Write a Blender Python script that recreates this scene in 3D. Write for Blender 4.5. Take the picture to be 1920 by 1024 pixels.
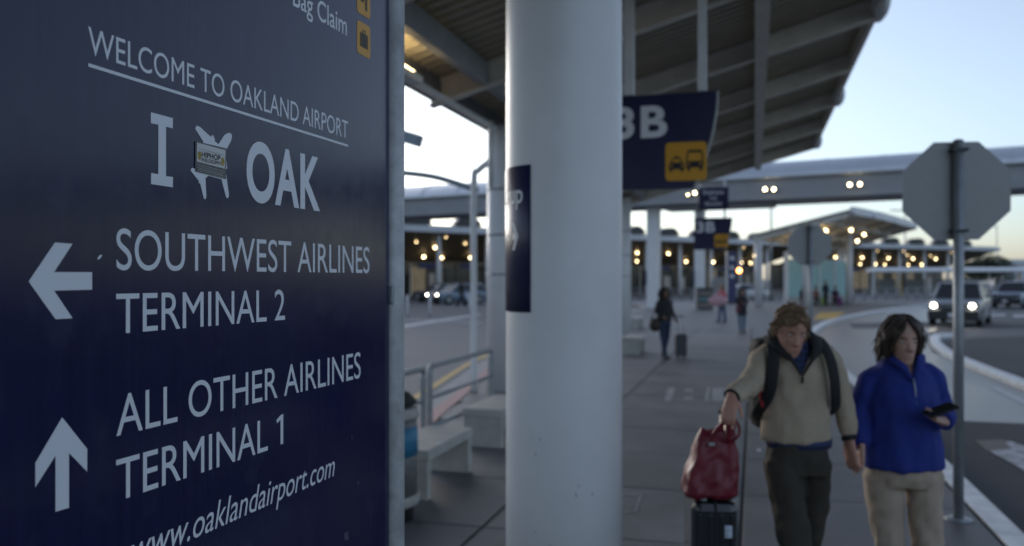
import bpy, bmesh, math, random
from mathutils import Vector, Matrix, Quaternion, noise
R = math.radians
random.seed(7)
sc = bpy.context.scene
COL = sc.collection
for o in list(bpy.data.objects): bpy.data.objects.remove(o)

# ------------------------------------------------------------------ camera, sky, sun, exposure
FPX, HZ, H, TH = 1587.0, 522.0, 1.85, R(16.0)          # focal length in px of the 1920 wide photo, horizon row, eye height, yaw
CS, SN = math.cos(TH), math.sin(TH)
cam = bpy.data.cameras.new('camera'); camo = bpy.data.objects.new('camera', cam); COL.objects.link(camo)
cam.sensor_width = 36.0; cam.lens = 36.0*FPX/1920.0
cam.shift_y = (HZ-512.0)/1920.0
cam.clip_start = 0.05; cam.clip_end = 3000
camo.location = (0, 0, H); camo.rotation_euler = (R(90), 0, TH)
cam.dof.use_dof = True; cam.dof.focus_distance = 1.62; cam.dof.aperture_fstop = 3.0
sc.camera = camo

SUN_AZ = R(-42)                                          # left of the walkway direction, just over the horizon
SUN_EL = R(12.0)
world = bpy.data.worlds.new('World'); sc.world = world; world.use_nodes = True
wn = world.node_tree.nodes; wl = world.node_tree.links
sky = wn.new('ShaderNodeTexSky'); sky.sky_type = 'NISHITA'; sky.sun_disc = False
sky.sun_elevation = SUN_EL; sky.sun_rotation = SUN_AZ
sky.air_density = 1.0; sky.dust_density = 1.3; sky.ozone_density = 4.0; sky.altitude = 0
veil = wn.new('ShaderNodeHueSaturation'); veil.inputs['Saturation'].default_value = 0.62      # thin high cloud veil over the whole sky
wl.new(sky.outputs[0], veil.inputs['Color']); wl.new(veil.outputs[0], wn['Background'].inputs[0]); wn['Background'].inputs[1].default_value = 0.15

sun = bpy.data.lights.new('sun', 'SUN'); sun.energy = 0.5; sun.angle = R(25); sun.color = (1.0, .9, .82)
suno = bpy.data.objects.new('sun', sun); COL.objects.link(suno)
sd = Vector((math.sin(SUN_AZ)*math.cos(R(8)), math.cos(SUN_AZ)*math.cos(R(8)), math.sin(R(8))))
suno.rotation_euler = (-sd).to_track_quat('-Z', 'Y').to_euler()

vs = sc.view_settings
vs.view_transform = 'Standard'; vs.look = 'None'; vs.exposure = 0.72; vs.gamma = 1.0; vs.use_curve_mapping = False
sc.cycles.use_denoising = True
try: sc.cycles.denoiser = 'OPENIMAGEDENOISE'
except Exception: pass
sc.cycles.max_bounces = 6; sc.cycles.sample_clamp_indirect = 6.0

# ------------------------------------------------------------------ coordinates
def wc(xr, d, z=0.0):                                     # camera-right metres, camera-forward metres -> world
    return Vector((xr*CS-d*SN, xr*SN+d*CS, z))
def at(px, py, d): return wc((px-960)/FPX*d, d, H-(py-HZ)/FPX*d)
def gp(px, py, z=0.0):
    d = FPX*(H-z)/(py-HZ); return wc((px-960)/FPX*d, d, z)
def onx(px, d, z=0.0): return wc((px-960)/FPX*d, d, z)

# ------------------------------------------------------------------ materials
MATS = {}
def mat(name, col, rough=.6, metal=0.0, var=0.0, vscale=6.0, bump=0.0, bscale=40.0, emit=None, estr=0.0, spec=.5,
        trans=0.0, alpha=1.0, stretch=(1, 1, 1), col2=None, coat=0.0, vdet=4.0, contrast=None):
    if name in MATS: return MATS[name]
    m = bpy.data.materials.new(name); m.use_nodes = True; nt = m.node_tree; b = nt.nodes['Principled BSDF']
    c = (*col, 1)
    b.inputs['Base Color'].default_value = c
    b.inputs['Roughness'].default_value = rough; b.inputs['Metallic'].default_value = metal
    b.inputs['Specular IOR Level'].default_value = spec
    b.inputs['Coat Weight'].default_value = coat
    if trans: b.inputs['Transmission Weight'].default_value = trans
    if alpha < 1: b.inputs['Alpha'].default_value = alpha
    if emit: b.inputs['Emission Color'].default_value = (*emit, 1); b.inputs['Emission Strength'].default_value = estr
    if var or bump:
        tc = nt.nodes.new('ShaderNodeTexCoord'); mp = nt.nodes.new('ShaderNodeMapping'); mp.inputs['Scale'].default_value = stretch
        nt.links.new(tc.outputs['Object'], mp.inputs[0])
    if var:
        n = nt.nodes.new('ShaderNodeTexNoise'); n.inputs['Scale'].default_value = vscale; n.inputs['Detail'].default_value = vdet
        n.inputs['Roughness'].default_value = .62
        nt.links.new(mp.outputs[0], n.inputs['Vector'])
        rp = nt.nodes.new('ShaderNodeValToRGB'); lo, hi = contrast or (.3, .7)
        rp.color_ramp.elements[0].position = lo; rp.color_ramp.elements[1].position = hi
        c2 = col2 or tuple(min(1, x*(1+var)) for x in col); c1 = col if col2 else tuple(x*(1-var) for x in col)
        rp.color_ramp.elements[0].color = (*c1, 1); rp.color_ramp.elements[1].color = (*c2, 1)
        nt.links.new(n.outputs[0], rp.inputs[0]); nt.links.new(rp.outputs[0], b.inputs['Base Color'])
        mr = nt.nodes.new('ShaderNodeMapRange'); mr.inputs['To Min'].default_value = max(.02, rough-.12*(rough > .15)); mr.inputs['To Max'].default_value = min(1, rough+.12)
        nt.links.new(n.outputs[0], mr.inputs[0]); nt.links.new(mr.outputs[0], b.inputs['Roughness'])
    if bump:
        n2 = nt.nodes.new('ShaderNodeTexNoise'); n2.inputs['Scale'].default_value = bscale; n2.inputs['Detail'].default_value = 5
        nt.links.new(mp.outputs[0], n2.inputs['Vector'])
        bp = nt.nodes.new('ShaderNodeBump'); bp.inputs['Strength'].default_value = bump; bp.inputs['Distance'].default_value = .01
        nt.links.new(n2.outputs[0], bp.inputs['Height']); nt.links.new(bp.outputs[0], b.inputs['Normal'])
    MATS[name] = m; return m
def lamp_mat(name, col, s): return mat(name, (.8, .8, .8), emit=col, estr=s)

ASPHALT = mat('asphalt', (.05, .05, .054), .82, var=.35, vscale=.6, bump=.4, bscale=60)
ROADGREY = mat('worn_road', (.115, .116, .122), .7, var=.22, vscale=.35, bump=.25, bscale=40)
CONCLANE = mat('lane_concrete', (.18, .18, .186), .36, var=.25, vscale=.45, bump=.2, bscale=30)
SLAB = mat('slab_concrete', (.128, .128, .134), .58, var=.34, vscale=1.1, bump=.25, bscale=45, vdet=8)
JOINT = mat('joint_fill', (.03, .03, .032), .9)
KERB = mat('kerb_concrete', (.3, .3, .3), .7, var=.2, vscale=3, bump=.2)
WHITEPAINT = mat('kerb_white_paint', (.62, .63, .64), .5, var=.25, vscale=5, bump=.2, contrast=(.25, .6))
LINEPAINT = mat('line_white_paint', (.45, .45, .46), .6, var=.4, vscale=7, contrast=(.3, .6))
FADED = mat('faded_paint', (.17, .172, .178), .6, var=.3, vscale=14, col2=(.42, .42, .43), contrast=(.42, .62))
YELLOWPAINT = mat('yellow_paint', (.55, .33, .05), .6, var=.25, vscale=4)
REDPAINT = mat('red_kerb_paint', (.42, .23, .21), .65, var=.25, vscale=5)
WHITECOL = mat('white_column_paint', (.7, .7, .715), .38, var=.05, vscale=2.5, bump=.05, bscale=8)
WHITEST = mat('white_steel_paint', (.72, .73, .74), .45, var=.08, vscale=4)
BEAM = mat('beam_paint', (.68, .64, .57), .5, var=.12, vscale=3)
BEAMDARK = mat('gutter_paint', (.26, .27, .285), .5, var=.12, vscale=3)
DECK = mat('roof_deck', (.36, .32, .23), .36, var=.15, vscale=2)
ROOFTOP = mat('roof_sheet', (.5, .52, .55), .4, metal=.3)
SILVER = mat('bridge_roof_metal', (.62, .64, .68), .38, metal=.55, var=.06, vscale=.5)
BRFASC = mat('bridge_fascia', (.3, .305, .32), .6, var=.1, vscale=.6)
DARKST = mat('dark_steel', (.05, .052, .058), .5)
GALV = mat('galvanised_steel', (.3, .32, .34), .45, metal=.55, var=.15, vscale=9)
SIGNBACK = mat('sign_back_aluminium', (.3, .305, .31), .5, metal=.25, var=.06, vscale=7)
CONCB = mat('bench_concrete', (.42, .41, .385), .75, var=.14, vscale=7, bump=.25, bscale=60)
NAVY = mat('navy_sign_film', (.011, .014, .06), .35, var=.08, vscale=3)
LETTER = mat('letter_white_film', (.72, .74, .79), .4)
YELLOWF = mat('yellow_sign_film', (.62, .3, .02), .45)
BLACKF = mat('black_film', (.012, .012, .014), .5)
RUBBER = mat('rubber', (.015, .015, .016), .7)
GLASSD = mat('dark_glass', (.012, .014, .017), .08, spec=.7)

# each slab a little lighter or darker than its neighbours
nt = SLAB.node_tree; oi = nt.nodes.new('ShaderNodeObjectInfo'); mr_ = nt.nodes.new('ShaderNodeMapRange'); mr_.inputs['To Min'].default_value = .84; mr_.inputs['To Max'].default_value = 1.14
mu = nt.nodes.new('ShaderNodeMixRGB'); mu.blend_type = 'MULTIPLY'; mu.inputs[0].default_value = 1
bs_ = nt.nodes['Principled BSDF']; src = bs_.inputs['Base Color'].links[0].from_socket
nt.links.new(oi.outputs['Random'], mr_.inputs[0]); nt.links.new(src, mu.inputs[1]); nt.links.new(mr_.outputs[0], mu.inputs[2]); nt.links.new(mu.outputs[0], bs_.inputs['Base Color'])
# directory sign face: navy film with a vertical brushed streak, water marks and scuffs, glossy
def sign_face():
    m = bpy.data.materials.new('navy_sign_panel'); m.use_nodes = True; nt = m.node_tree; b = nt.nodes['Principled BSDF']
    tc = nt.nodes.new('ShaderNodeTexCoord')
    def nz(scale, st, det=4):
        mp = nt.nodes.new('ShaderNodeMapping'); mp.inputs['Scale'].default_value = st
        nt.links.new(tc.outputs['Object'], mp.inputs[0])
        n = nt.nodes.new('ShaderNodeTexNoise'); n.inputs['Scale'].default_value = scale; n.inputs['Detail'].default_value = det
        nt.links.new(mp.outputs[0], n.inputs['Vector']); return n
    streak = nz(60, (1, 1, .035)); blot = nz(13, (1, 1, .75), 3); scuff = nz(26, (1, 1, 1), 6)
    rp = nt.nodes.new('ShaderNodeValToRGB'); rp.color_ramp.elements[0].position = .3; rp.color_ramp.elements[1].position = .75
    rp.color_ramp.elements[0].color = (.006, .0085, .046, 1); rp.color_ramp.elements[1].color = (.0095, .013, .062, 1)
    nt.links.new(streak.outputs[0], rp.inputs[0])
    r2 = nt.nodes.new('ShaderNodeValToRGB'); r2.color_ramp.elements[0].position = .58; r2.color_ramp.elements[1].position = .74
    r2.color_ramp.elements[0].color = (0, 0, 0, 1); r2.color_ramp.elements[1].color = (.5, .5, .5, 1)
    nt.links.new(blot.outputs[0], r2.inputs[0])
    mx = nt.nodes.new('ShaderNodeMixRGB'); mx.inputs[2].default_value = (.03, .036, .085, 1)
    nt.links.new(r2.outputs[0], mx.inputs[0]); nt.links.new(rp.outputs[0], mx.inputs[1]); nt.links.new(mx.outputs[0], b.inputs['Base Color'])
    mr = nt.nodes.new('ShaderNodeMapRange'); mr.inputs['To Min'].default_value = .1; mr.inputs['To Max'].default_value = .24
    nt.links.new(scuff.outputs[0], mr.inputs[0]); nt.links.new(mr.outputs[0], b.inputs['Roughness'])
    bp = nt.nodes.new('ShaderNodeBump'); bp.inputs['Strength'].default_value = .12; bp.inputs['Distance'].default_value = .002
    nt.links.new(streak.outputs[0], bp.inputs['Height']); nt.links.new(bp.outputs[0], b.inputs['Normal'])
    return m
NAVYPANEL = sign_face()

# ------------------------------------------------------------------ mesh builder
class MB:
    def __init__(s): s.v = []; s.f = []; s.sm = []
    def add(s, vs, fs, M=None, smooth=False):
        n = len(s.v)
        for p in vs:
            p = Vector(p); s.v.append(M @ p if M is not None else p)
        for f in fs: s.f.append([i+n for i in f]); s.sm.append(smooth)
        return s
    def box(s, c, sz, M=None, taper=None):
        x, y, z = (k/2 for k in sz); c = Vector(c); t = taper or (1, 1)
        vs = [c+Vector((a*x*(t[0] if q > 0 else 1), b*y*(t[1] if q > 0 else 1), q*z)) for q in (-1, 1) for b in (-1, 1) for a in (-1, 1)]
        return s.add(vs, [(0, 2, 3, 1), (4, 5, 7, 6), (0, 1, 5, 4), (2, 6, 7, 3), (0, 4, 6, 2), (1, 3, 7, 5)], M)
    def bbox(s, c, sz, b=.01, M=None):                    # box with chamfered edges
        bm = bmesh.new(); bmesh.ops.create_cube(bm, size=1)
        for v in bm.verts: v.co = Vector((v.co.x*sz[0], v.co.y*sz[1], v.co.z*sz[2]))+Vector(c)
        bmesh.ops.bevel(bm, geom=bm.edges[:], offset=b, segments=2, affect='EDGES', profile=.5)
        bm.verts.index_update()
        s.add([v.co.copy() for v in bm.verts], [[v.index for v in f.verts] for f in bm.faces], M); bm.free(); return s
    def loft(s, rings, cap=True, smooth=True, closed=True, M=None):
        n = len(rings[0]); vs = [p for r in rings for p in r]; fs = []
        for i in range(len(rings)-1):
            for j in range(n if closed else n-1):
                k = (j+1) % n; fs.append((i*n+j, i*n+k, (i+1)*n+k, (i+1)*n+j))
        b = len(s.v); s.add(vs, fs, M, smooth)
        if cap and closed:
            s.f.append([b+i for i in reversed(range(n))]); s.sm.append(False)
            s.f.append([b+(len(rings)-1)*n+i for i in range(n)]); s.sm.append(False)
        return s
    def tube(s, path, r, n=10, flat=1.0, side=None, cap=True, M=None, smooth=True):
        path = [Vector(p) for p in path]; rr = r if isinstance(r, (list, tuple)) else [r]*len(path)
        rings = []; ref = None
        for i, p in enumerate(path):
            t = (path[min(i+1, len(path)-1)]-path[max(i-1, 0)]).normalized()
            if ref is None: ref = Vector(side) if side else (Vector((0, 0, 1)) if abs(t.z) < .9 else Vector((1, 0, 0)))
            a = (ref-t*ref.dot(t)).normalized(); b = t.cross(a); ref = a
            q = rr[i]; ra, rb = q if isinstance(q, tuple) else (q, q*flat)
            rings.append([p+a*(ra*math.cos(k*2*math.pi/n))+b*(rb*math.sin(k*2*math.pi/n)) for k in range(n)])
        return s.loft(rings, cap, smooth, M=M)
    def cyl(s, p0, p1, r0, r1=None, n=20, smooth=True): return s.tube([p0, p1], [r0, r1 if r1 is not None else r0], n, smooth=smooth)
    def ell(s, c, r, n=14, m=9, M=None):
        c = Vector(c); rings = []
        for i in range(m):
            a = math.pi*(i+.5)/m; rings.append([c+Vector((r[0]*math.sin(a)*math.cos(2*math.pi*k/n), r[1]*math.sin(a)*math.sin(2*math.pi*k/n), -r[2]*math.cos(a))) for k in range(n)])
        return s.loft(rings, True, True, M=M)
    def lathe(s, prof, c=(0, 0, 0), n=24, smooth=True):
        c = Vector(c)
        return s.loft([[c+Vector((r*math.cos(2*math.pi*k/n), r*math.sin(2*math.pi*k/n), z)) for k in range(n)] for r, z in prof], True, smooth)
    def prism(s, poly, t0, t1, fn, smooth=False):          # poly of 2D points, fn(u, v, t) -> point
        n = len(poly); b = len(s.v)
        s.v += [Vector(fn(u, v, t0)) for u, v in poly]+[Vector(fn(u, v, t1)) for u, v in poly]
        s.f.append([b+i for i in range(n)]); s.f.append([b+n+i for i in reversed(range(n))]); s.sm += [False, False]
        for i in range(n):
            j = (i+1) % n; s.f.append([b+j, b+i, b+n+i, b+n+j]); s.sm.append(smooth)
        return s
    def mesh(s, name, recalc=True):
        me = bpy.data.meshes.new(name); me.from_pydata([tuple(p) for p in s.v], [], s.f)
        for p, q in zip(me.polygons, s.sm): p.use_smooth = q
        if recalc:
            bm = bmesh.new(); bm.from_mesh(me); bmesh.ops.recalc_face_normals(bm, faces=bm.faces[:]); bm.to_mesh(me); bm.free()
        return me
    def build(s, name, m, parent=None, world=False, recalc=True):
        if world and parent is not None:
            Mi = XF[parent.name].inverted(); s.v = [Mi @ Vector(p) for p in s.v]
        return link(name, s.mesh(name, recalc), m, parent)
XF = {}
def link(name, me, m, parent=None):
    o = bpy.data.objects.new(name, me); COL.objects.link(o)
    if m is not None and not me.materials: me.materials.append(m)
    if parent is not None: o.parent = parent
    return o
def thing(name, label, cat, loc=(0, 0, 0), rotz=0.0, group=None):
    o = bpy.data.objects.new(name, None); COL.objects.link(o); o.empty_display_size = .1
    o.location = loc; o.rotation_euler = (0, 0, rotz); XF[o.name] = Matrix.Translation(Vector(loc)) @ Matrix.Rotation(rotz, 4, 'Z')
    o['label'] = label; o['category'] = cat
    if group: o['group'] = group
    return o
def tag(o, label, cat, group=None):
    o['label'] = label; o['category'] = cat
    if group: o['group'] = group
    return o
def struct(o): o['kind'] = 'structure'; return o
def dup(root, loc, rotz, label, group=None):
    def cp(o, par):
        c = o.copy(); COL.objects.link(c); c.parent = par
        for k in o.children: cp(k, c)
        return c
    r = cp(root, None); r.location = loc; r.rotation_euler = (0, 0, rotz); r['label'] = label
    XF[r.name] = Matrix.Translation(Vector(loc)) @ Matrix.Rotation(rotz, 4, 'Z')
    if group: r['group'] = group
    return r
def sheet(name, poly, z, m, parent=None):
    mb = MB(); mb.v = [Vector((p[0], p[1], z)) for p in poly]; mb.f = [list(range(len(poly)))]; mb.sm = [False]
    return mb.build(name, m, parent)
def sweep(mb, path, prof):                                # prof (offset to the left of the path, z) ring swept along a ground path
    path = [Vector((p[0], p[1], 0)) for p in path]; rings = []
    for i, p in enumerate(path):
        t = (path[min(i+1, len(path)-1)]-path[max(i-1, 0)]).normalized(); l = Vector((-t.y, t.x, 0))
        rings.append([p+l*a+Vector((0, 0, z)) for a, z in prof])
    return mb.loft(rings, True, False)
def smooth_path(pts, n=6):
    pts = [Vector((p[0], p[1], p[2] if len(p) > 2 else 0)) for p in pts]; out = []
    for i in range(len(pts)-1):
        p0, p1, p2, p3 = pts[max(i-1, 0)], pts[i], pts[i+1], pts[min(i+2, len(pts)-1)]
        for k in range(n):
            t = k/n; out.append(.5*((2*p1)+(p2-p0)*t+(2*p0-5*p1+4*p2-p3)*t*t+(3*p1-p0-3*p2+p3)*t**3))
    out.append(pts[-1]); return out

# text: outline of the built-in font as flat faces; returns 2D verts, faces, height of a capital
def text2d(body, off=.0, shear=.0, space=1.0):
    def go(b):
        cu = bpy.data.curves.new('lettering', 'FONT'); cu.body = b; cu.offset = off; cu.shear = shear; cu.resolution_u = 10; cu.space_character = space
        o = bpy.data.objects.new('lettering', cu); COL.objects.link(o)
        dg = bpy.context.evaluated_depsgraph_get(); me = bpy.data.meshes.new_from_object(o.evaluated_get(dg))
        v = [(q.co.x, q.co.y) for q in me.vertices]; f = [list(p.vertices) for p in me.polygons]
        bpy.data.objects.remove(o); bpy.data.curves.remove(cu); bpy.data.meshes.remove(me); return v, f
    v, f = go(body); hv, _ = go('H'); lv, _ = go('l')
    return v, f, max(y for _, y in hv), max(y for _, y in lv)
def lettering(name, body, u0, u1, vb, capv, fn, m, parent, off=.0, shear=.0, ref='H', space=1.0):
    v, f, ch, lh = text2d(body, off, shear, space); x0 = min(p[0] for p in v); x1 = max(p[0] for p in v); hh = ch if ref == 'H' else lh
    mb = MB(); mb.v = [Vector(fn(u0+(x-x0)/(x1-x0)*(u1-u0), vb+y/hh*(capv-vb), 0)) for x, y in v]; mb.f = f; mb.sm = [False]*len(f)
    return mb.build(name, m, parent, recalc=False)

# ================================================================== THE SETTING: ground, road, walkway
struct(sheet('ground', [(-900, -300), (900, -300), (900, 1500), (-900, 1500)], -.16, ROADGREY))
# dark asphalt road left of the walkway and the roadway on the right
struct(sheet('road', [(-26, -25), (-4.0, -25), (-4.4, 12), (-5.4, 17), (-6.6, 28), (-6.9, 50), (-9, 62), (-60, 40)], -.15, ROADGREY))
struct(sheet('roadway', [(4.6, -20), (40, -20), (60, 50), (13, 36), (7.2, 31.5), (5.3, 29), (4.7, 24)], -.145, ASPHALT))
lane = struct(sheet('lane', [(1.9, 13.1), (4.6, 13.1), (4.6, 25), (5.6, 32), (9, 44), (14, 57), (10.5, 63), (6.8, 53), (3.2, 40), (2.0, 31)], -.141, CONCLANE))
struct(sheet('lane_asphalt', [(1.9, -20), (4.6, -20), (4.6, 13.1), (1.9, 13.1)], -.143, ASPHALT))

LEFT = smooth_path([(-3.7, -14), (-3.75, 0), (-3.9, 8), (-4.35, 11.2), (-5.0, 15), (-5.8, 20), (-6.4, 28), (-6.65, 40), (-6.8, 52), (-8, 60), (-11, 68)], 5)
RIGHT = smooth_path([(1.86, -14), (1.86, 0), (1.86, 12), (1.78, 20), (1.85, 28), (2.05, 32), (3.2, 39.5), (5.0, 46.6), (7.2, 53.8), (10.7, 63), (17, 76)], 5)
walk = bpy.data.objects.new('sidewalk', None); COL.objects.link(walk); walk['kind'] = 'structure'; XF['sidewalk'] = Matrix.Identity(4)
mb = MB(); n = len(LEFT); lp = [Vector((p.x, p.y, -.012)) for p in LEFT]; rpth = [Vector((p.x, p.y, -.012)) for p in RIGHT]
mb.v = lp+rpth; mb.f = [[i, n+i, n+i+1, i+1] for i in range(n-1)]; mb.sm = [False]*(n-1)
mb.build('joint_bed', JOINT, walk)
# concrete slabs, one object each where they can be told apart; farther on one sheet
def lim(path, y, side):
    best = None
    for a, b in zip(path[:-1], path[1:]):
        if a.y <= y <= b.y: return a.x+(b.x-a.x)*(y-a.y)/max(1e-6, b.y-a.y)
    return path[-1].x
xs = [-9.35, -7.5, -5.65, -3.8, -1.95, -.1, 1.6]
g = .011; YS = [-3.0+1.5*i for i in range(25)]
for i in range(len(YS)-1):
    y0, y1 = YS[i], YS[i+1]
    lx = max(lim(LEFT, y0, -1), lim(LEFT, y1, -1))+.02; rx = min(lim(RIGHT, y0, 1), lim(RIGHT, y1, 1))-.2
    cols = [x for x in xs if lx+.25 < x < rx-.25]; cols = [lx]+cols+[rx]
    for a, b in zip(cols[:-1], cols[1:]):
        gg = g*1.6 if abs(b+.1) < .01 or abs(a+.1) < .01 else g
        h = random.uniform(-.0015, .0015)
        mb = MB().bbox(((a+b)/2, (y0+y1)/2, -.03+h), (b-a-2*gg, y1-y0-2*g, .06), .006)
        mb.build('paving_slab', SLAB, walk)
far = [p for p in LEFT if p.y > 33.2]; fr = [p for p in RIGHT if p.y > 33.2]
L0 = Vector((lim(LEFT, 33.01, -1), 33.01, 0)); R0 = Vector((lim(RIGHT, 33.01, 1)-.22, 33.01, 0))
sheet('far_paving', [tuple(p) for p in ([R0]+[q-Vector((.22, -.05, 0)) for q in fr]+list(reversed(far))+[L0])], 0.0, SLAB, walk)
# kerbs
struct(sweep(MB(), RIGHT, [(.18, -.2), (.18, .004), (.0, .006), (-.03, -.02), (-.035, -.2)]).build('kerb', WHITEPAINT))
struct(sweep(MB(), LEFT, [(.0, -.2), (.0, .004), (-.0, .005), (-.17, .005), (-.2, -.2)][::1]).build('kerb_left', KERB))
red = [p for p in LEFT if 6 < p.y < 22]
struct(sweep(MB(), [(p.x, p.y) for p in red], [(.002, -.1), (.002, .012), (-.2, .012), (-.2, .0085), (-.001, .0085), (-.001, -.1)]).build('red_kerb_band', REDPAINT))
yl = [(p.x-.78, p.y) for p in LEFT if 4 < p.y < 56]
struct(sweep(MB(), yl, [(.07, -.151), (.07, -.143), (-.07, -.143), (-.07, -.151)]).build('yellow_line', YELLOWPAINT))
gutter = [(p.x-.3, p.y) for p in LEFT if 4 < p.y < 56]
struct(sweep(MB(), gutter, [(.25, -.152), (.25, -.1455), (-.25, -.1455), (-.25, -.152)]).build('gutter', KERB))
MED = smooth_path([(4.62, -10), (4.62, 6), (4.6, 15), (4.57, 20), (4.62, 23.2), (4.85, 26), (5.25, 29), (5.75, 31.2), (6.6, 32.2)], 6)
struct(sweep(MB(), [(p.x, p.y) for p in MED], [(.0, -.2), (.0, -.05), (-.03, -.025), (-.25, -.025), (-.28, -.05), (-.28, -.2)]).build('median_kerb', WHITEPAINT))
# painted marks on the roads
def quad(name, pts, z, m): return struct(sheet(name, [gp(px, py, z)[:2] for px, py in pts], z, m))
quad('lane_line', [(1858, 728), (1872, 728), (1924, 751), (1922, 760)], -.135, LINEPAINT)
quad('lane_arrow', [(1842, 838), (1890, 826), (1960, 850), (1960, 905), (1905, 873)], -.136, mat('worn_arrow_paint', (.13, .13, .135), .6, var=.3, vscale=9, col2=(.5, .5, .52), contrast=(.38, .58)))
quad('lane_patch', [(1828, 826), (1880, 824), (1898, 842), (1850, 846)], -.1355, mat('brown_patch', (.15, .125, .11), .7, var=.3, vscale=5))
quad('stop_line', [(1665, 581), (1726, 582), (1722, 588), (1655, 588)], -.135, LINEPAINT)
quad('stop_line', [(1855, 589), (1885, 589), (1885, 593), (1855, 593)], -.135, LINEPAINT)
quad('stop_line', [(1900, 590), (1925, 590), (1925, 595), (1900, 595)], -.135, LINEPAINT)
quad('crossing_band', [(1590, 606), (1925, 600), (1925, 613), (1720, 616), (1600, 616)], -.137, mat('crossing_asphalt', (.1, .1, .104), .75, var=.25, vscale=.8))
quad('edge_line', [(740, 612), (900, 588), (900, 591), (740, 616.5)], -.141, LINEPAINT)
quad('edge_line', [(740, 596), (905, 604), (905, 606), (740, 598)], -.1412, FADED)
quad('ramp', [(1524, 599), (1536, 586.5), (1585, 585), (1562, 598.5)], .006, YELLOWPAINT)
for pts in ([(1252, 727), (1266, 727), (1258, 753), (1246, 753)], [(1285, 729), (1300, 729), (1298, 734), (1283, 734)], [(1283, 744), (1300, 744), (1298, 750), (1281, 750)],
            [(1326, 726), (1331, 726), (1328, 752), (1321, 752)], [(1336, 727), (1356, 727), (1356, 752), (1334, 752)], [(1360, 727), (1372, 727), (1370, 734), (1358, 734)], [(1356, 742), (1368, 742), (1366, 752), (1354, 752)],
            [(1400, 740), (1412, 740), (1412, 752), (1400, 752)]):
    quad('faded_mark', pts, .004, FADED)
for pts in ([(1150, 926), (1202, 926), (1202, 928), (1150, 928)], [(1200, 926), (1205, 926), (1193, 961), (1188, 961)], [(1150, 959), (1190, 959), (1189, 961), (1150, 961)]):
    quad('outline_mark', pts, .0042, FADED)
quad('gum_spot', [(1419, 842), (1427, 842), (1427, 846), (1419, 846)], .004, LINEPAINT)

# ================================================================== CANOPY over the walkway
def canopy(name, label, stations, rafters, purlin_f, posts=()):
    """stations: list of (low point, high point) at rafter-underside height, going away; ruled deck above"""
    t = thing(name, label, 'canopy', (stations[0][0].x, stations[0][0].y, 0))
    def P(u, f, dz=0.0):                                   # u along stations 0..n-1, f 0 low .. 1 high
        i = min(int(u), len(stations)-2); k = u-i
        a = stations[i][0].lerp(stations[i+1][0], k); b = stations[i][1].lerp(stations[i+1][1], k)
        q = a.lerp(b, f); q.z += dz; return q
    N = len(stations)-1
    # corrugated deck
    L = sum((stations[i+1][1]-stations[i][1]).length for i in range(N)); ribs = int(L/.23); mb = MB(); rows = []
    for r in range(ribs):
        for k, dz in ((0, .34), (.38, .34), (.5, .4), (.88, .4)):
            u = (r+k)/ribs*N; rows.append([P(u, -.02, dz), P(u, 1.0, dz)])
    mb.v = [p for r in rows for p in r]; mb.f = [[2*i, 2*i+1, 2*i+3, 2*i+2] for i in range(len(rows)-1)]; mb.sm = [False]*len(mb.f)
    mb.build('deck', DECK, t, world=True)
    mb = MB(); rr = []
    for i in range(N*6+1):
        u = i/6; u = min(u, N-1e-6); rr.append([P(u, -.03, .43), P(u, 1.02, .43), P(u, 1.02, .5), P(u, -.03, .5)])
    mb.loft(rr, True, False); mb.build('roof', ROOFTOP, t, world=True)
    # rafters: I sections across the slope
    for u in rafters:
        u = min(u, N-1e-4); d = (P(min(u+.01, N-1e-5), .5)-P(max(u-.01, 0), .5)); d.z = 0; d.normalize(); mb = MB()
        for w, z0, z1 in ((.17, .0, .03), (.035, .03, .3), (.17, .3, .33)):
            c = [P(u, -.01), P(u, .995)]
            mb.loft([[q+d*(-w/2)+Vector((0, 0, z0)), q+d*(w/2)+Vector((0, 0, z0)), q+d*(w/2)+Vector((0, 0, z1)), q+d*(-w/2)+Vector((0, 0, z1))] for q in c], True, False)
        mb.build('rafter', BEAM, t, world=True)
    for f, w, z0, z1, m, nm in purlin_f:
        mb = MB(); rings = []
        for i in range(N*6+1):
            u = min(i/6, N-1e-6); q = P(u, f); a = (P(u, 1)-P(u, 0)); a.z = 0; a.normalize()
            rings.append([q-a*w/2+Vector((0, 0, z0)), q+a*w/2+Vector((0, 0, z0)), q+a*w/2+Vector((0, 0, z1)), q-a*w/2+Vector((0, 0, z1))])
        mb.loft(rings, True, False); mb.build(nm, m, t, world=True)
    # rounded drip ends of the eave, one over every second rafter
    for u in list(rafters)[::2]:
        q = P(min(u, N-1e-4), 1.0, .2); mb = MB(); mb.ell(q+Vector((.02, 0, .02)), (.15, .6, .24), 14, 9); mb.build('eave_scupper', WHITEST, t, world=True)
    return t, P
RAFY = [28.6-3.5*k for k in range(17)]
Y0, Y1 = -34.0, 29.0  # rear length extended unseen behind the camera to shade the camera-facing side
sta = [(Vector((-4.3, y, 4.26)), Vector((1.9, y, 6.0))) for y in (Y0, Y1)]
can, CP = canopy('walkway_canopy', 'long sloping steel canopy with corrugated deck over the walkway, held by white columns', sta,
             [(y-Y0)/(Y1-Y0) for y in RAFY],
             [(.0, .2, .1, .58, BEAMDARK, 'gutter_beam'), (.12, .12, .02, .33, BEAMDARK, 'purlin'), (.71, .2, -.08, .33, BEAM, 'purlin'), (.993, .08, .06, .45, BEAM, 'eave_fascia')])
MB().tube([(-4.08, Y0, 4.3), (-4.08, Y1, 4.3)], .045, 8).build('conduit', WHITEST, can, world=True)
MB().box((-3.98, 9.2, 4.27), (.16, .9, .09)).build('light_fitting', WHITEST, can, world=True)
mb = MB()
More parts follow.
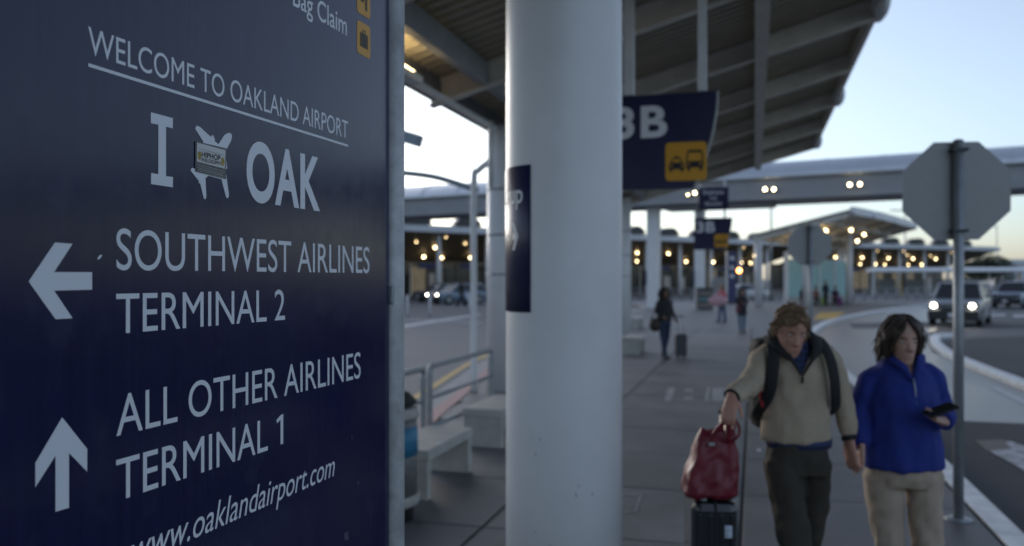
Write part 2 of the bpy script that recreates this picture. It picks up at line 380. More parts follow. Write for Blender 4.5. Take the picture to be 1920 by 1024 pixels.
for dy in (0,): mb.box((-3.98, 9.2+dy, 4.33), (.1, .5, .02))
o = mb.build('lamp_tube', lamp_mat('canopy_lamp', (1, .74, .38), 16), can, world=True)
for y in (13.5, 26.4):
    MB().cyl((-4.0, y, 0), (-4.0, y, 4.34), .29, n=32).build('column', WHITECOL, can, world=True)
    for z in (1.9, 2.55, 3.3): MB().cyl((-4.0, y, z), (-4.0, y, z+.03), .297, n=32).build('column_band', GALV, can, world=True)
MB().tube(smooth_path([(-4.42, 13.15, 0), (-4.42, 13.15, 1.6), (-4.42, 13.15, 3.4), (-4.36, 13.2, 3.62), (-4.15, 13.3, 3.85), (-4.1, 13.3, 4.3)], 4), .055, 10).build('downpipe', WHITEST, can, world=True)
MB().tube([(-4.05, 12.9, 3.3), (-4.05, 12.9, 4.35)], .045, 8).build('bracket_strut', WHITEST, can, world=True)

# the thick white column in front
pc = thing('white_column', 'thick white painted round column in front of the walkway', 'column', (-.955, 4.31, 0))
MB().lathe([(.301, 0), (.301, 1.2), (.301, 2.6), (.301, 4.0), (.301, 5.2)], n=64).build('shaft', WHITECOL, pc)
MB().lathe([(.33, 0), (.33, .03), (.305, .05)], n=48).build('base_ring', WHITEST, pc)
PR = .301; pa = math.atan2(-4.31, .955)                  # angle of the camera seen from the column
def wrap(off):                                            # off: arc angle to the left of the camera direction
    return lambda u, v, t: ((PR+.0025+t)*math.cos(pa-u), (PR+.0025+t)*math.sin(pa-u), v)
zt, zb = H-(306-HZ)/FPX*4.12, H-(586-HZ)/FPX*4.18
mb = MB(); W2 = wrap(0); a0, a1 = .57, 1.9
rings = [[W2(a0+(a1-a0)*i/24, z, tt) for z, tt in ((zb, -.001), (zt, -.001), (zt, .0015), (zb, .0015))] for i in range(25)]
mb.loft(rings, True, True); wrapo = mb.build('wrap_sign', NAVY, pc)
wrapo['label'] = 'navy wrap-around panel with an arrow'
def wt(u, v, t): return W2(a1-u, v, t+.003)
lettering('wrap_lettering', 'Pickup', a1-1.74, a1-.73, zt-.185, zt-.185+.095, wt, LETTER, wrapo, off=.012)
def arrow_right(mb, u0, z0, s):
    for poly in ([(-.9, -.12), (.35, -.12), (.35, .12), (-.9, .12)], [(.0, .52), (.28, .52), (.72, 0), (.42, 0)], [(.0, -.52), (.42, 0), (.72, 0), (.28, -.52)]):
        mb.prism([(u0+a*s/PR*.55, z0+b*s) for a, b in poly], 0, .001, wt)
mb = MB(); arrow_right(mb, a1-1.0, H-(443-HZ)/FPX*4.2, .13); mb.build('wrap_arrow', LETTER, wrapo)
mb = MB()
for k in range(7):
    u = random.uniform(-.5, .5); z = random.uniform(.5, 1.2); mb.prism([(u, z), (u+.01, z+.004), (u+random.uniform(.02, .07), z+random.uniform(.0, .03)), (u+.03, z)], -.0005, .0006, lambda a, b, t: ((PR+.0012+t)*math.cos(pa-a), (PR+.0012+t)*math.sin(pa-a), b))
mb.build('scuff', mat('scuff_grey', (.3, .3, .31), .6), pc)

# ================================================================== DIRECTORY SIGN
SA = math.atan((1453-960)/FPX); SX0, SZ0 = -.552, 1.55
def suv(px, py):
    t = (px-960)/FPX; s = (t*SZ0-SX0)/(math.sin(SA)-t*math.cos(SA)); d = SZ0+s*math.cos(SA)
    return s, H-(py-HZ)/FPX*d
sroot = wc(SX0, SZ0); sroot.z = 0
sdir = wc(math.sin(SA), math.cos(SA)); srot = math.atan2(sdir.y, sdir.x)     # local +x along the face, local -y out of the face
dsg = thing('directory_sign', 'large navy airport directory board with white lettering and arrows', 'sign', sroot, srot)
sr = suv(730, 500)[0]; sl = -.78
MB().bbox(((sl+sr)/2, .012, 1.75), (sr-sl, .024, 2.9), .003).build('panel', NAVYPANEL, dsg)
MB().tube([(sr+.036, .006, 0), (sr+.036, .006, 3.35)], .031, 24).build('post', mat('post_metal', (.45, .46, .47), .5, metal=.2, var=.25, vscale=16, bump=.15), dsg)
MB().tube([(sl-.032, .03, 0), (sl-.032, .03, 3.35)], .034, 24).build('post', MATS['post_metal'], dsg)
MB().bbox((sr+.006, -.004, suv(735, 553)[1]), (.014, .012, .05), .003).build('clip', GALV, dsg)
MB().bbox(((sl+sr)/2, .03, .26), (sr-sl, .05, .08), .005).build('bottom_rail', GALV, dsg)
def face(u, v, t): return (u, -.0003-t, v)
def poly_on_sign(name, px, m, lift=0.0, parent=None, sc_=None):
    mb = MB()
    for pl in px:
        q = [suv(a, b) for a, b in pl]; mb.prism(q, lift, lift+.0005, face)
    return mb.build(name, m, parent or dsg)
def zz(org, s, pts): return [(org[0]+x/s, org[1]+y/s) for x, y in pts]
def sign_text(body, pL, pR, capL, off, **k):              # baseline-left px, baseline-right px, cap-top px (x anywhere)
    u0, v0 = suv(*pL); u1, v1 = suv(*pR); cz = suv(*capL)[1]; vb = (v0+v1)/2
    lettering('lettering', body, u0, u1, vb, cz, face, LETTER, dsg, off=off, **k)
sign_text('WELCOME TO OAKLAND AIRPORT', (165, 100.5), (652, 260), (360, 121), .0)
sign_text('SOUTHWEST AIRLINES', (218, 506.5), (692.5, 511.6), (368, 439.6), .0)
sign_text('TERMINAL 2', (217.5, 626.7), (534, 599), (477, 545), .001)
sign_text('ALL OTHER AIRLINES', (218, 819), (676, 707.6), (239, 738), .0)
sign_text('TERMINAL', (217.5, 943), (502, 842.5), (530, 776.6), .001)
poly_on_sign('numeral', [[(524.5, 780), (527.5, 777.4), (530.5, 776.4), (530.5, 832), (525.6, 833.7), (525.6, 787), (519, 793.5), (518, 787.5)]], LETTER)
sign_text('www.oaklandairport.com', (246, 1067), (627.5, 888.5), (422, 933), .0, shear=.28, ref='l')
sign_text('Bag Claim', (549, 8.9), (650, 67.4), (612, 7.9), .006, ref='l')
sign_text('OAK', (462, 371.5), (600, 393), (562, 286.7), .028, space=1.07)
poly_on_sign('rule_line', [[(165, 118.5), (652, 271.5), (652, 275.5), (165, 125)]], LETTER)
poly_on_sign('capital_letter', [[(282.3, 210.5), (323.3, 221.7), (323.3, 241), (310.5, 237.5), (310.5, 330.5), (323.5, 332), (323.5, 351.3), (282.7, 345.2), (282.7, 324.5), (296.3, 326.8), (296.3, 233.8), (282.3, 231)]], LETTER)
poly_on_sign('arrow', [zz((0, 400), 1.641, [(87, 210), (168, 90), (222, 94), (165, 181), (282, 181), (282, 235), (165, 238), (222, 323), (170, 326)])], LETTER)
poly_on_sign('arrow', [zz((0, 400), 1.641, [(190, 628), (267, 725), (267, 795), (211, 737), (211, 906), (170, 918), (170, 745), (108, 842), (108, 768)])], LETTER)
plane = [(150, 125), (172, 95), (205, 108), (330, 222), (350, 197), (376, 250), (372, 268), (415, 305), (480, 205), (520, 178), (550, 176), (568, 205), (560, 260), (505, 365), (495, 420), (510, 540), (514, 575),
         (497, 600), (533, 870), (530, 900), (515, 917), (500, 895), (450, 700), (300, 660), (268, 690), (278, 890), (275, 915), (262, 928), (250, 915), (210, 745), (193, 745), (197, 725), (103, 605), (105, 585), (125, 572), (150, 582), (190, 620), (300, 500), (240, 270)]
poly_on_sign('aeroplane_symbol', [zz((340, 220), 6.025, plane)], LETTER)
Z2 = lambda pts: zz((340, 220), 6.025, pts)
stk = poly_on_sign('sticker', [Z2([(150, 268), (500, 352), (497, 700), (148, 612)])], mat('sticker_grey', (.1, .1, .1), .5, var=.5, vscale=90), .0008)
stk['label'] = 'small rectangular sticker with black and gold print covering the aeroplane symbol'
poly_on_sign('sticker_panel', [Z2([(165, 285), (487, 372), (480, 582), (163, 500)])], mat('sticker_white', (.6, .6, .58), .5), .0016, stk)
mbs = MB()
def st_text(body, pL, pR, cap, off=.03):
    u0, v0 = suv(*zz((340, 220), 6.025, [pL])[0]); u1, v1 = suv(*zz((340, 220), 6.025, [pR])[0]); cz = suv(*zz((340, 220), 6.025, [cap])[0])[1]
    lettering('sticker_lettering', body, u0, u1, (v0+v1)/2, cz, lambda u, v, t: (u, -.0027, v), BLACKF, stk, off=off)
st_text('HIPHOP', (215, 445), (430, 492), (225, 388)); st_text('PHILOSOPHY', (215, 497), (440, 545), (222, 458), .02)
for e_ in ([(170, 400), (185, 385), (208, 392), (212, 440), (200, 485), (178, 470)], [(438, 465), (455, 452), (470, 470), (478, 520), (462, 552), (440, 540)]): poly_on_sign('sticker_emblem', [Z2(e_)], mat('emblem_gold', (.35, .25, .05), .5, var=.5, vscale=200), .0019, stk)
poly_on_sign('sticker_small_print', [Z2([(190, 352), (455, 424), (455, 432), (190, 360)])]+[Z2([(165+9*(k % 2), y), (480-14*(k % 3), y+85), (480-14*(k % 3), y+93), (165+9*(k % 2), y+8)]) for k, y in enumerate((525, 545, 562, 580, 596))], mat('small_print', (.32, .32, .31), .5), .0019, stk)
def icon_square(name, cx_, corners):
    return poly_on_sign(name, corners, YELLOWF)
def rrect(u0, v0, u1, v1, r, n=4):
    out = []
    for cx, cy, a in ((u1-r, v1-r, 0), (u0+r, v1-r, 90), (u0+r, v0+r, 180), (u1-r, v0+r, 270)):
        for k in range(n+1): b = R(a+90*k/n); out.append((cx+r*math.cos(b), cy+r*math.sin(b)))
    return out
uA, vA = suv(669, 36); uB, vB = suv(693.8, 111.6); ih = vA-vB
for k, kind in ((0, 'suitcase'), (1, 'other')):
    dz = k*(ih*1.23); mb = MB(); mb.prism(rrect(uA, vB+dz, uB, vA+dz, ih*.12), 0, .0005, face)
    ic = mb.build('pictogram', YELLOWF, dsg); mb = MB(); mb.prism(rrect(uA+.002, vB+dz+.002, uB-.002, vA+dz-.002, ih*.11), .0005, .0008, face)
    w = uB-uA
    mb = MB(); L = lambda a, b, c, d: mb.prism([(uA+a*w, vB+dz+b*ih), (uA+c*w, vB+dz+b*ih), (uA+c*w, vB+dz+d*ih), (uA+a*w, vB+dz+d*ih)], .0008, .0012, face)
    if kind == 'suitcase': L(.22, .25, .32, .68); L(.36, .25, .66, .68); L(.7, .25, .8, .68); L(.4, .68, .44, .78); L(.58, .68, .62, .78); L(.4, .75, .62, .78)
    else: L(.6, .2, .74, .8); L(.2, .4, .5, .75)
    mb.build('pictogram_mark', BLACKF, ic)
poly_on_sign('paint_chip', [[(182, 484), (187, 478), (191, 478), (188, 484), (183, 487)]], LETTER)
poly_on_sign('paint_chip', [[(645, 1000), (652, 996), (653, 1012), (646, 1014)], [(668, 905), (672, 902), (672, 910)], [(658, 818), (660, 815), (660, 826)]], mat('chip_grey', (.06, .065, .1), .6))

# ================================================================== HANGING SIGNS
def hang_sign(loc, label, dark=False):
    t = thing('hanging_sign', label, 'sign', loc, 0, 'stop signs hung under the canopy')
    W, Hh = 1.28, 1.12                                     # origin: top right corner of the face; face looks along -Y
    edge = [(0-.27*(k/10)**1.8, -Hh*k/10) for k in range(11)]
    poly = [(-W, 0)]+[(a, b) for a, b in edge]+[(-W, -Hh)]
    MB().prism(poly, -.05, .05, lambda u, v, t_: (u, t_, v)).build('panel', NAVY, t)
    rim = MB(); 
    for (a, b), (c, d) in zip(edge[:-1], edge[1:]): rim.prism([(a, b), (c, d), (c+.02, d), (a+.02, b)], -.055, .055, lambda u, v, t_: (u, t_, v))
    rim.build('edge_trim', GALV, t)
    f = lambda u, v, q: (u, -.0525-q, v)
    lettering('lettering', '3B', -1.2, -.565, -.495, -.13, f, LETTER, t, off=.03, space=1.08)
    mb = MB(); mb.prism(rrect(-.585, -1.03, -.11, -.58, .045), 0, .006, f); ic = mb.build('pictogram', YELLOWF, t)
    g_ = lambda u, v, q: (-.585+u*.475, -.0590-q, -1.03+v*.45)
    mb = MB()
    def Q(*pl): mb.prism(list(pl), 0, .001, g_)
    # taxi
    Q((.08, .3), (.46, .3), (.46, .42), (.42, .48), (.12, .48), (.08, .42)); Q((.1, .24), (.17, .24), (.17, .3), (.1, .3)); Q((.37, .24), (.44, .24), (.44, .3), (.37, .3))
    Q((.12, .48), (.155, .48), (.2, .58), (.17, .6)); Q((.42, .48), (.385, .48), (.34, .58), (.37, .6)); Q((.17, .57), (.37, .57), (.35, .61), (.19, .61)); Q((.23, .61), (.31, .61), (.3, .65), (.24, .65))
    # bus
    Q((.5, .33), (.92, .33), (.92, .5), (.5, .5)); Q((.53, .25), (.6, .25), (.6, .33), (.53, .33)); Q((.82, .25), (.89, .25), (.89, .33), (.82, .33))
    Q((.5, .5), (.535, .5), (.555, .72), (.52, .72)); Q((.92, .5), (.885, .5), (.865, .72), (.9, .72)); Q((.52, .72), (.9, .72), (.86, .79), (.56, .79))
    mb.build('pictogram_mark', BLACKF, ic)
    mb = MB()
    for a, b in ((.12, .37), (.38, .37), (.54, .4), (.82, .4)): mb.prism(rrect(a, b, a+.05, b+.05, .02), .0015, .002, g_)
    mb.build('pictogram_lamp', YELLOWF, ic)
    return t
hs = hang_sign(at(1344, 172, 9.85), 'near navy 3B taxi and bus stop sign hung beside the thick column')
ztop = hs.location.z
for xx, w in ((-.165, .1), (-1.02, .12)):
    x = hs.location.x+xx; rz = 6.0-.2806*(1.9-x)
    MB().box((xx, 0, (rz+.36-ztop)/2), (w, .1, rz+.34-ztop)).build('hanger_post', WHITEST, hs)
hs2 = dup(hs, at(1372, 408, 29.6), 0, 'far navy 3B stop sign hung below a smaller blue sign')
for c in list(hs2.children):
    if c.name.startswith('hanger'): bpy.data.objects.remove(c)
z2 = hs2.location.z
sm = thing('shuttle_sign', 'small navy employee shuttle sign above the far stop sign', 'sign', at(1366, 391, 29.6))
MB().bbox((-.51, 0, .38), (1.03, .08, .76), .01).build('panel', NAVY, sm)
fs = lambda u, v, q: (u, -.0425-q, v)
for k, (s, a, b) in enumerate((('Employee', -.86, -.16), ('Lot', -.62, -.4), ('Shuttle', -.8, -.22))): lettering('lettering', s, a, b, .52-.2*k, .65-.2*k, fs, LETTER, sm, off=.01)
for x in (-.13, -.98):
    rz = 6.0-.2806*(1.9-(sm.location.x+x)); 
    MB().box((x, .0, (.76+rz+.3-sm.location.z)/2), (.07, .06, rz+.3-sm.location.z-.76)).build('hanger_post', WHITEST, sm)
for x in (-.13, -.98):
    MB().box((x, .0, (z2-sm.location.z)/2), (.06, .06, sm.location.z-z2)).build('link_bar', DARKST, sm)

# ================================================================== STOP SIGNS (seen from behind)
def stop_sign(loc, label, zc, w):
    t = thing('stop_sign', label, 'sign', loc, TH*.55, 'stop signs seen from behind')
    mb = MB(); oc = [(w/2*math.cos(R(22.5+45*k))/math.cos(R(22.5)), zc+w/2*.955*math.sin(R(22.5+45*k))/math.cos(R(22.5))) for k in range(8)]
    mb.prism(oc, 0, .0035, lambda u, v, q: (u, q+.043, v)); pl = mb.build('sign_plate', SIGNBACK, t)
    mb = MB(); mb.prism([(a*.985, zc+(b-zc)*.985) for a, b in oc], -.0, .001, lambda u, v, q: (u, q+.047, v)); mb.build('red_face', mat('stop_red', (.4, .01, .012), .4), pl)
    MB().tube([(0, 0, 0), (0, 0, zc+w*.485)], .038, 20).build('post', GALV, t)
    MB().lathe([(.03, zc+w*.485), (.02, zc+w*.495)], n=16).build('post_cap', GALV, t)
    MB().lathe([(.1, .0), (.1, .012), (.055, .018)], n=20).build('base_plate', GALV, t)
    for dz in (.31, -.31):
        mb = MB().box((0, .0, zc+dz*w/.79), (.11, .09, .022)); mb.cyl((.05, -.045, zc+dz*w/.79), (.05, -.06, zc+dz*w/.79), .008, n=8)
        mb.build('clamp', DARKST, t)
    return t
b = gp(1797, 975); stop_sign(b, 'large grey octagonal sign back on a pole at the kerb', 2.524, .79)
b2 = onx(1519, 15.5); stop_sign((b2.x, b2.y, 0), 'farther grey octagonal sign back behind the man', 2.46, .78)

# ================================================================== STREET FURNITURE, left
def bench(loc, label, L=1.15):
    t = thing('concrete_bench', label, 'bench', loc, 0, 'pale concrete benches along the walkway')
    MB().bbox((0, L/2, .375), (.47, L, .09), .012).build('seat', CONCB, t)
    for y in (.05, L-.05): MB().bbox((0, y, .165), (.44, .09, .33), .01).build('leg', CONCB, t)
    return t
bench((-2.83, 6.55, 0), 'nearest pale concrete bench beside the litter bin')
bench((-2.86, 8.8, 0), 'second concrete bench just behind the thick column', 1.2)
p = gp(1182, 666); bench((p.x, p.y, 0), 'third concrete bench past the thick column')
p = gp(1186, 618); bench((p.x, p.y, 0), 'farthest concrete bench near the woman in black', 1.3)
bn = thing('litter_bin', 'round grey litter bin with a blue band beside a bench', 'litter bin', (-2.76, 6.0, 0))
MB().lathe([(.24, 0), (.24, .1), (.25, .12)], n=32).build('base', RUBBER, bn)
MB().lathe([(.275, .12), (.285, .13), (.285, .19), (.275, .2)], n=32).build('base_ring', CONCB, bn)
MB().lathe([(.268, .2), (.268, .45), (.268, .78)], n=36).build('drum', mat('perforated_steel', (.22, .22, .22), .5, metal=.4, var=.5, vscale=110, vdet=1), bn)
MB().lathe([(.272, .5), (.2725, .5), (.2725, .72), (.272, .72)], n=36).build('blue_band', mat('bin_blue', (.03, .19, .33), .5, var=.2, vscale=8), bn)
MB().lathe([(.28, .78), (.285, .8), (.27, .86)], n=32).build('rim', CONCB, bn)
MB().lathe([(.25, .88), (.27, .9), (.2, .97), (.05, 1.0)], n=32).build('lid', RUBBER, bn)
rl = thing('railing', 'grey steel pipe railing behind the concrete benches', 'railing', (-3.15, 7.0, 0))
def rail_section(y0, y1, zt):
    yy0, yy1 = y0-7.0, y1-7.0
    MB().tube(smooth_path([(0, yy0, 0), (0, yy0, zt-.1), (0, yy0+.03, zt-.03), (0, yy0+.1, zt), (0, (yy0+yy1)/2, zt), (0, yy1-.1, zt), (0, yy1-.03, zt-.03), (0, yy1, zt-.1), (0, yy1, 0)], 4), .03, 12).build('hoop', GALV, rl)
    for z in (zt-.32, zt-.62): MB().tube([(0, yy0, z), (0, yy1, z)], .022, 10).build('rail', GALV, rl)
rail_section(7.15, 10.0-.02+.0, .96) if False else None
rail_section(7.98, 10.05, .96); rail_section(5.6, 7.8, .96)
for px, py, lean in ((806, 592, 0), (884, 586, -.2), (764, 594, .0)):
    q = gp(px, py, -.14); t = thing('delineator_post', {806: 'upright white delineator post on the left road', 884: 'leaning white delineator post on the left road', 764: 'white delineator post half hidden by the sign frame'}[px], 'bollard', (q.x, q.y, -.141), 0, 'white delineator posts')
    MB().lathe([(.12, 0), (.11, .03), (.05, .05)], n=16).build('base', RUBBER, t)
    MB().tube([(0, 0, .03), (lean*1.2, 0, 1.12)], .05, 12).build('post', WHITECOL, t)

# ================================================================== PEDESTRIAN BRIDGE
B0 = (12.7, 49.0); BD = (-.866, .5)
brot = math.atan2(wc(-BD[0], -BD[1]).y, wc(-BD[0], -BD[1]).x)           # local +x runs to the right, nearer end
br = thing('footbridge', 'long enclosed footbridge with a silver barrel roof crossing behind the canopy', 'bridge', wc(*B0), brot)
X0, X1, WD = -75, 70, 4.2
MB().box(((X0+X1)/2, WD/2, 6.9), (X1-X0, WD, 1.14)).build('deck_girder', BRFASC, br)
MB().box(((X0+X1)/2, WD/2, 6.36), (X1-X0, WD+.16, .1)).build('bottom_flange', BRFASC, br)
mb = MB(); rings = []
prof = [(-.22, 7.47), (-.25, 7.62), (-.12, 7.85), (.25, 8.2), (.9, 8.5), (2.1, 8.68), (3.3, 8.5), (4.0, 8.2), (4.4, 7.6), (4.4, 7.47)]
mb.loft([[(x, y, z) for y, z in prof] for x in (X0, X1)], True, True); mb.build('barrel_roof', SILVER, br)
k = 0
for x in range(int(X0)+2, int(X1), 3):
    mb = MB(); pr = [(y-.015 if y < 2 else y+.015, z+.03) for y, z in prof[:9]]
    mb.loft([[(x-.03, y, z) for y, z in pr]+[(x-.03, y, z-.05) for y, z in reversed(pr)], [(x+.03, y, z) for y, z in pr]+[(x+.03, y, z-.05) for y, z in reversed(pr)]], True, False)
    mb.build('roof_seam', SILVER, br)
def bx(px):                                               # local x of the bridge front at a picture column
    r = (px-960)/FPX; t = (B0[0]-r*B0[1])/(-BD[0]+r*BD[1]); return -t
FLOOD = lamp_mat('flood_lamp', (1, .8, .45), 10)
for px, py in ((1437, 356), (1453.5, 356), (1595, 347.5), (1614, 346.5), (1306, 363), (1293, 366)):
    x = bx(px); dd = B0[1]-x*BD[1]; z = H+(HZ-py)/FPX*dd; small = px == 1293
    f = MB().box((x, -.16, z), (.2, .3, .16)).build('flood_light', DARKST, br)
    MB().ell((x, -.34, z), (.05 if small else .085, .06, .05 if small else .085), 12, 8).build('lamp', FLOOD, f)
for px, w in ((1303, .56), (1214, .72)):
    x = bx(px)-.2; MB().bbox((x, 1.6, 3.1), (w, w, 6.44), .05).build('pier', WHITECOL, br)
    MB().box((x-w/2-.03, 1.3, 1.9), (.06, .3, .9)).build('pier_sign', NAVY, br)
MB().bbox((bx(1330)+.2, 1.4, 6.15), (6.4, 1.2, .35), .03).build('pier_cap', BRFASC, br)

# curved arm and lamp head seen in the gap on the left
la = thing('street_lamp', 'grey street lamp with a long curved arm left of the columns', 'street lamp', onx(690, 24, -.15))
base = la.location.copy()
a0 = at(690, 322, 24)-base; pts = [at(690, 320, 24)-base, at(763, 325, 24)-base, at(815, 332, 24)-base, at(860, 345, 24)-base, at(897, 357, 24)-base]
MB().tube(smooth_path(pts, 5), .085, 10).build('arm', mat('lamp_grey', (.2, .24, .28), .5), la)
MB().tube([(0, 0, 0), (0, 0, 7.0)], [.11, .07], 12).build('pole', MATS['lamp_grey'], la)
q = at(770, 260, 24)-base
MB().box((0, 0, 0), (.6, .4, .34), Matrix.Translation(q) @ Matrix.Rotation(R(18), 4, 'Y')).build('lamp_head', MATS['lamp_grey'], la)
MB().tube([(0, 0, 6.6), q], .04, 8).build('head_bracket', MATS['lamp_grey'], la)

# ================================================================== TERMINAL BUILDINGS
TLAMP = lamp_mat('terminal_lamp', (1, .74, .38), 9); TLAMPD = lamp_mat('terminal_lamp_dim', (1, .72, .36), 4)
FASC = mat('terminal_fascia', (.55, .57, .6), .5, var=.08, vscale=.5)
SOFF = mat('terminal_soffit', (.16, .13, .09), .6, var=.2, vscale=.4)
VAULT = mat('vault_end', (.035, .036, .04), .4)
TWALL = mat('terminal_wall', (.2, .185, .16), .7, var=.25, vscale=.3)
TGLASS = mat('terminal_glass', (.03, .034, .038), .1, spec=.8)
LITG = mat('lit_window', (.15, .14, .11), .4, emit=(1, .8, .5), estr=.05, var=.5, vscale=.9)
def terminal(label, p0, p1, bay=5.9, seed=1, lampscale=1.0):
    rnd = random.Random(seed)
    a, b = wc(*p0), wc(*p1); L = (b-a).length; rot = math.atan2((b-a).y, (b-a).x)
    t = thing('terminal_building', label, 'building', (a.x, a.y, -.15), rot)
    Z = 7.0
    MB().box((L/2, 0, Z-.25), (L, .5, .55)).build('fascia', FASC, t)
    MB().add([(0, .2, Z-.5), (L, .2, Z-.5), (L, 9.5, Z-3.1), (0, 9.5, Z-3.1)], [(0, 1, 2, 3)]).build('soffit', SOFF, t)
    MB().box((L/2, 8, Z+.08), (L, 15.4, .2)).build('roof', ROOFTOP, t)
    MB().box((L/2, 10.2, 2), (L, .4, 4.4)).build('wall', TWALL, t)
    n = int(L/bay)
    for i in range(n):
        x = (i+.5)*bay
        mb = MB(); pr = [(x+1.38*math.cos(R(180*k/14)), Z+.2+.92*math.sin(R(180*k/14))) for k in range(15)]
        mb.loft([[(u, y, v) for u, v in pr] for y in (-.1, 1.3)], True, True); mb.build('roof_vault', VAULT, t)
        MB().cyl((i*bay, 1.2, 0), (i*bay, 1.2, Z-.6), .22, n=14).build('column', WHITEST, t)
        for s in range(3):
            w = bay/3; xx = i*bay+(s+.5)*w; lit = rnd.random() < .22
            mb = MB().box((xx, 9.96, 1.75), (w-.18, .08, 3.0)); pn = mb.build('window', LITG if lit else TGLASS, t)
            MB().box((i*bay+s*w, 9.93, 1.8), (.14, .16, 3.6)).build('mullion', WHITEST if rnd.random() < .4 else DARKST, t)
        if rnd.random() < .55: MB().box((i*bay+rnd.uniform(1, 4), 6.0, 3.3), (2.2, .15, .55)).build('hung_sign', mat('sign_blue', (.012, .02, .11), .4), t)
        if rnd.random() < .6: MB().box((i*bay+rnd.uniform(1, 5), 7.5, 1.3), (rnd.uniform(.5, 1.2), .3, rnd.uniform(1.6, 2.6))).build('kiosk', mat('kiosk_pale', (.5, .46, .43), .5), t)
        for (ox, y, z, r, m, pr_) in ((1.2, 1.5, 6.15, .1, TLAMPD, .85), (1.35, 4.2, 5.15, .13, TLAMP, .9), (1.6, 6.8, 4.25, .13, TLAMP, .95), (4.2, 6.9, 4.2, .11, TLAMP, .45), (4.3, 3.0, 5.6, .09, TLAMPD, .6)):
            if rnd.random() < pr_:
                lx = i*bay+ox+rnd.uniform(-.2, .2); zs = Z-.5-2.6*(y-.2)/9.3
                pd = MB().tube([(lx, y, zs), (lx, y, z+.05)], .02, 6).build('lamp_rod', DARKST, t)
                MB().ell((lx, y, z), (r*lampscale, r*lampscale, r*lampscale), 10, 7).build('lamp', m, pd)
    return t
terminal('far terminal building with arched roof vaults and warm lamps, left of the totem', (-44, 54), (43.5, 121), seed=3)
terminal('far terminal building on the right behind the curving canopy', (44, 119), (80, 139), seed=5)

# ================================================================== SECOND CANOPY, curving right
S2 = [(at(1414, 455, 55.5), at(1598, 406, 56.3))]
for (px, py, d) in ((1652, 413.5, 61.5), (1716, 432, 72.5)):
    hi = at(px, py, d); S2.append((hi+wc(-5.3, 3.4)-Vector((0, 0, 1.74)), hi))
for s in S2: s[0].z = 4.26; s[1].z = 6.0
c2, C2P = canopy('curving_canopy', 'farther canopy curving right past the footbridge, its high eave silver', S2, [.02, .35, .7, 1.0, 1.35, 1.7, 1.98],
       [(.0, .2, .1, .58, BEAM, 'gutter_beam'), (.35, .15, .02, .33, BEAM, 'purlin'), (.7, .15, .02, .33, BEAM, 'purlin'), (1.0, .3, .1, .62, WHITEST, 'eave_fascia')])
for u, f in ((.03, .03), (.1, .5), (.95, .1), (1.1, .6), (1.9, .1)):
    q = C2P(u, f); MB().cyl((q.x, q.y, 0), (q.x, q.y, q.z+.1), .26, n=18).build('column', WHITECOL, c2, world=True)
for u, f, r in ((.25, .3, .12), (.3, .62, .13), (.6, .25, .12), (.75, .75, .1), (.9, .4, .12), (1.2, .3, .12), (1.25, .7, .1), (1.5, .5, .1), (1.75, .3, .1)):
    q = C2P(u, f, -.25); rd = MB().tube([q+Vector((0, 0, .5)), q], .03, 6).build('lamp_rod', DARKST, c2, world=True)
    MB().ell(q, (r, r, r), 10, 7).build('lamp', TLAMP, rd, world=False) if False else None
    e = MB(); e.ell(q-Vector((c2.location.x, c2.location.y, 0)), (r, r, r), 10, 7); e.build('lamp', TLAMP, rd)

# glass wind screen below it
TEAL = mat('etched_teal_glass', (.3, .52, .53), .35, var=.12, vscale=3, spec=.6, emit=None)
g0, g1 = onx(1474, 62), onx(1592, 67)
gs = thing('glass_windscreen', 'teal etched glass wind screen with white posts under the curving canopy', 'wind screen', (g0.x, g0.y, 0), math.atan2((g1-g0).y, (g1-g0).x))
GL = (g1-g0).length
for k in range(5):
    x = GL*k/4; MB().bbox((x, 0, 1.65 if k not in (0, 4) else 1.9), (.34 if k in (0, 4) else .1, .2, 3.3 if k not in (0, 4) else 3.8), .02).build('post', WHITEST, gs)
    if k < 4:
        MB().box((x+GL/8, 0, 1.85), (GL/4-.16, .03, 2.7)).build('pane', TEAL, gs)
        MB().box((x+GL/8, 0, 3.26), (GL/4-.1, .08, .08)).build('top_rail', WHITEST, gs)
        MB().bbox((x+GL/8, .0, .22), (GL/4-.12, .3, .44), .02).build('plinth', CONCB, gs)

# low white shelter roof, right, with posts and kerbside barriers
s0, s1 = onx(1630, 96), onx(2040, 92)
ls = thing('bus_shelter', 'long low white-roofed bus shelter at the far right', 'shelter', (s0.x, s0.y, -.15), math.atan2((s1-s0).y, (s1-s0).x)); LL = (s1-s0).length
mb = MB(); mb.loft([[(x, y, z) for y, z in ((-1.8, 2.75), (-1.75, 3.02), (-.8, 3.2), (.8, 3.2), (1.75, 3.02), (1.8, 2.75), (0, 2.68))] for x in (0, LL)], True, False); mb.build('roof', mat('shelter_white', (.72, .73, .75), .45), ls)
for k in range(8):
    x = .5+(LL-1)*k/7; MB().bbox((x, .6, 1.35), (.16, .16, 2.75), .02).build('post', YELLOWPAINT if k % 2 else WHITEST, ls)
    if k < 7: MB().box((x+1.6, .9, 1.1), (1.9, .06, 1.6)).build('back_panel', mat('shelter_panel', (.12, .13, .13), .3), ls)
def barrier(px0, d0, px1, d1, label, n=9):
    a, b = onx(px0, d0), onx(px1, d1); t = thing('barrier_fence', label, 'fence', (a.x, a.y, -.15), math.atan2((b-a).y, (b-a).x), 'pipe barriers by the far road'); L = (b-a).length
    for k in range(n): MB().cyl((L*k/(n-1), 0, 0), (L*k/(n-1), 0, 1.15), .05, n=8).build('post', GALV, t)
    for z in (.6, 1.1): MB().tube([(0, 0, z), (L, 0, z)], .03, 8).build('rail', GALV, t)
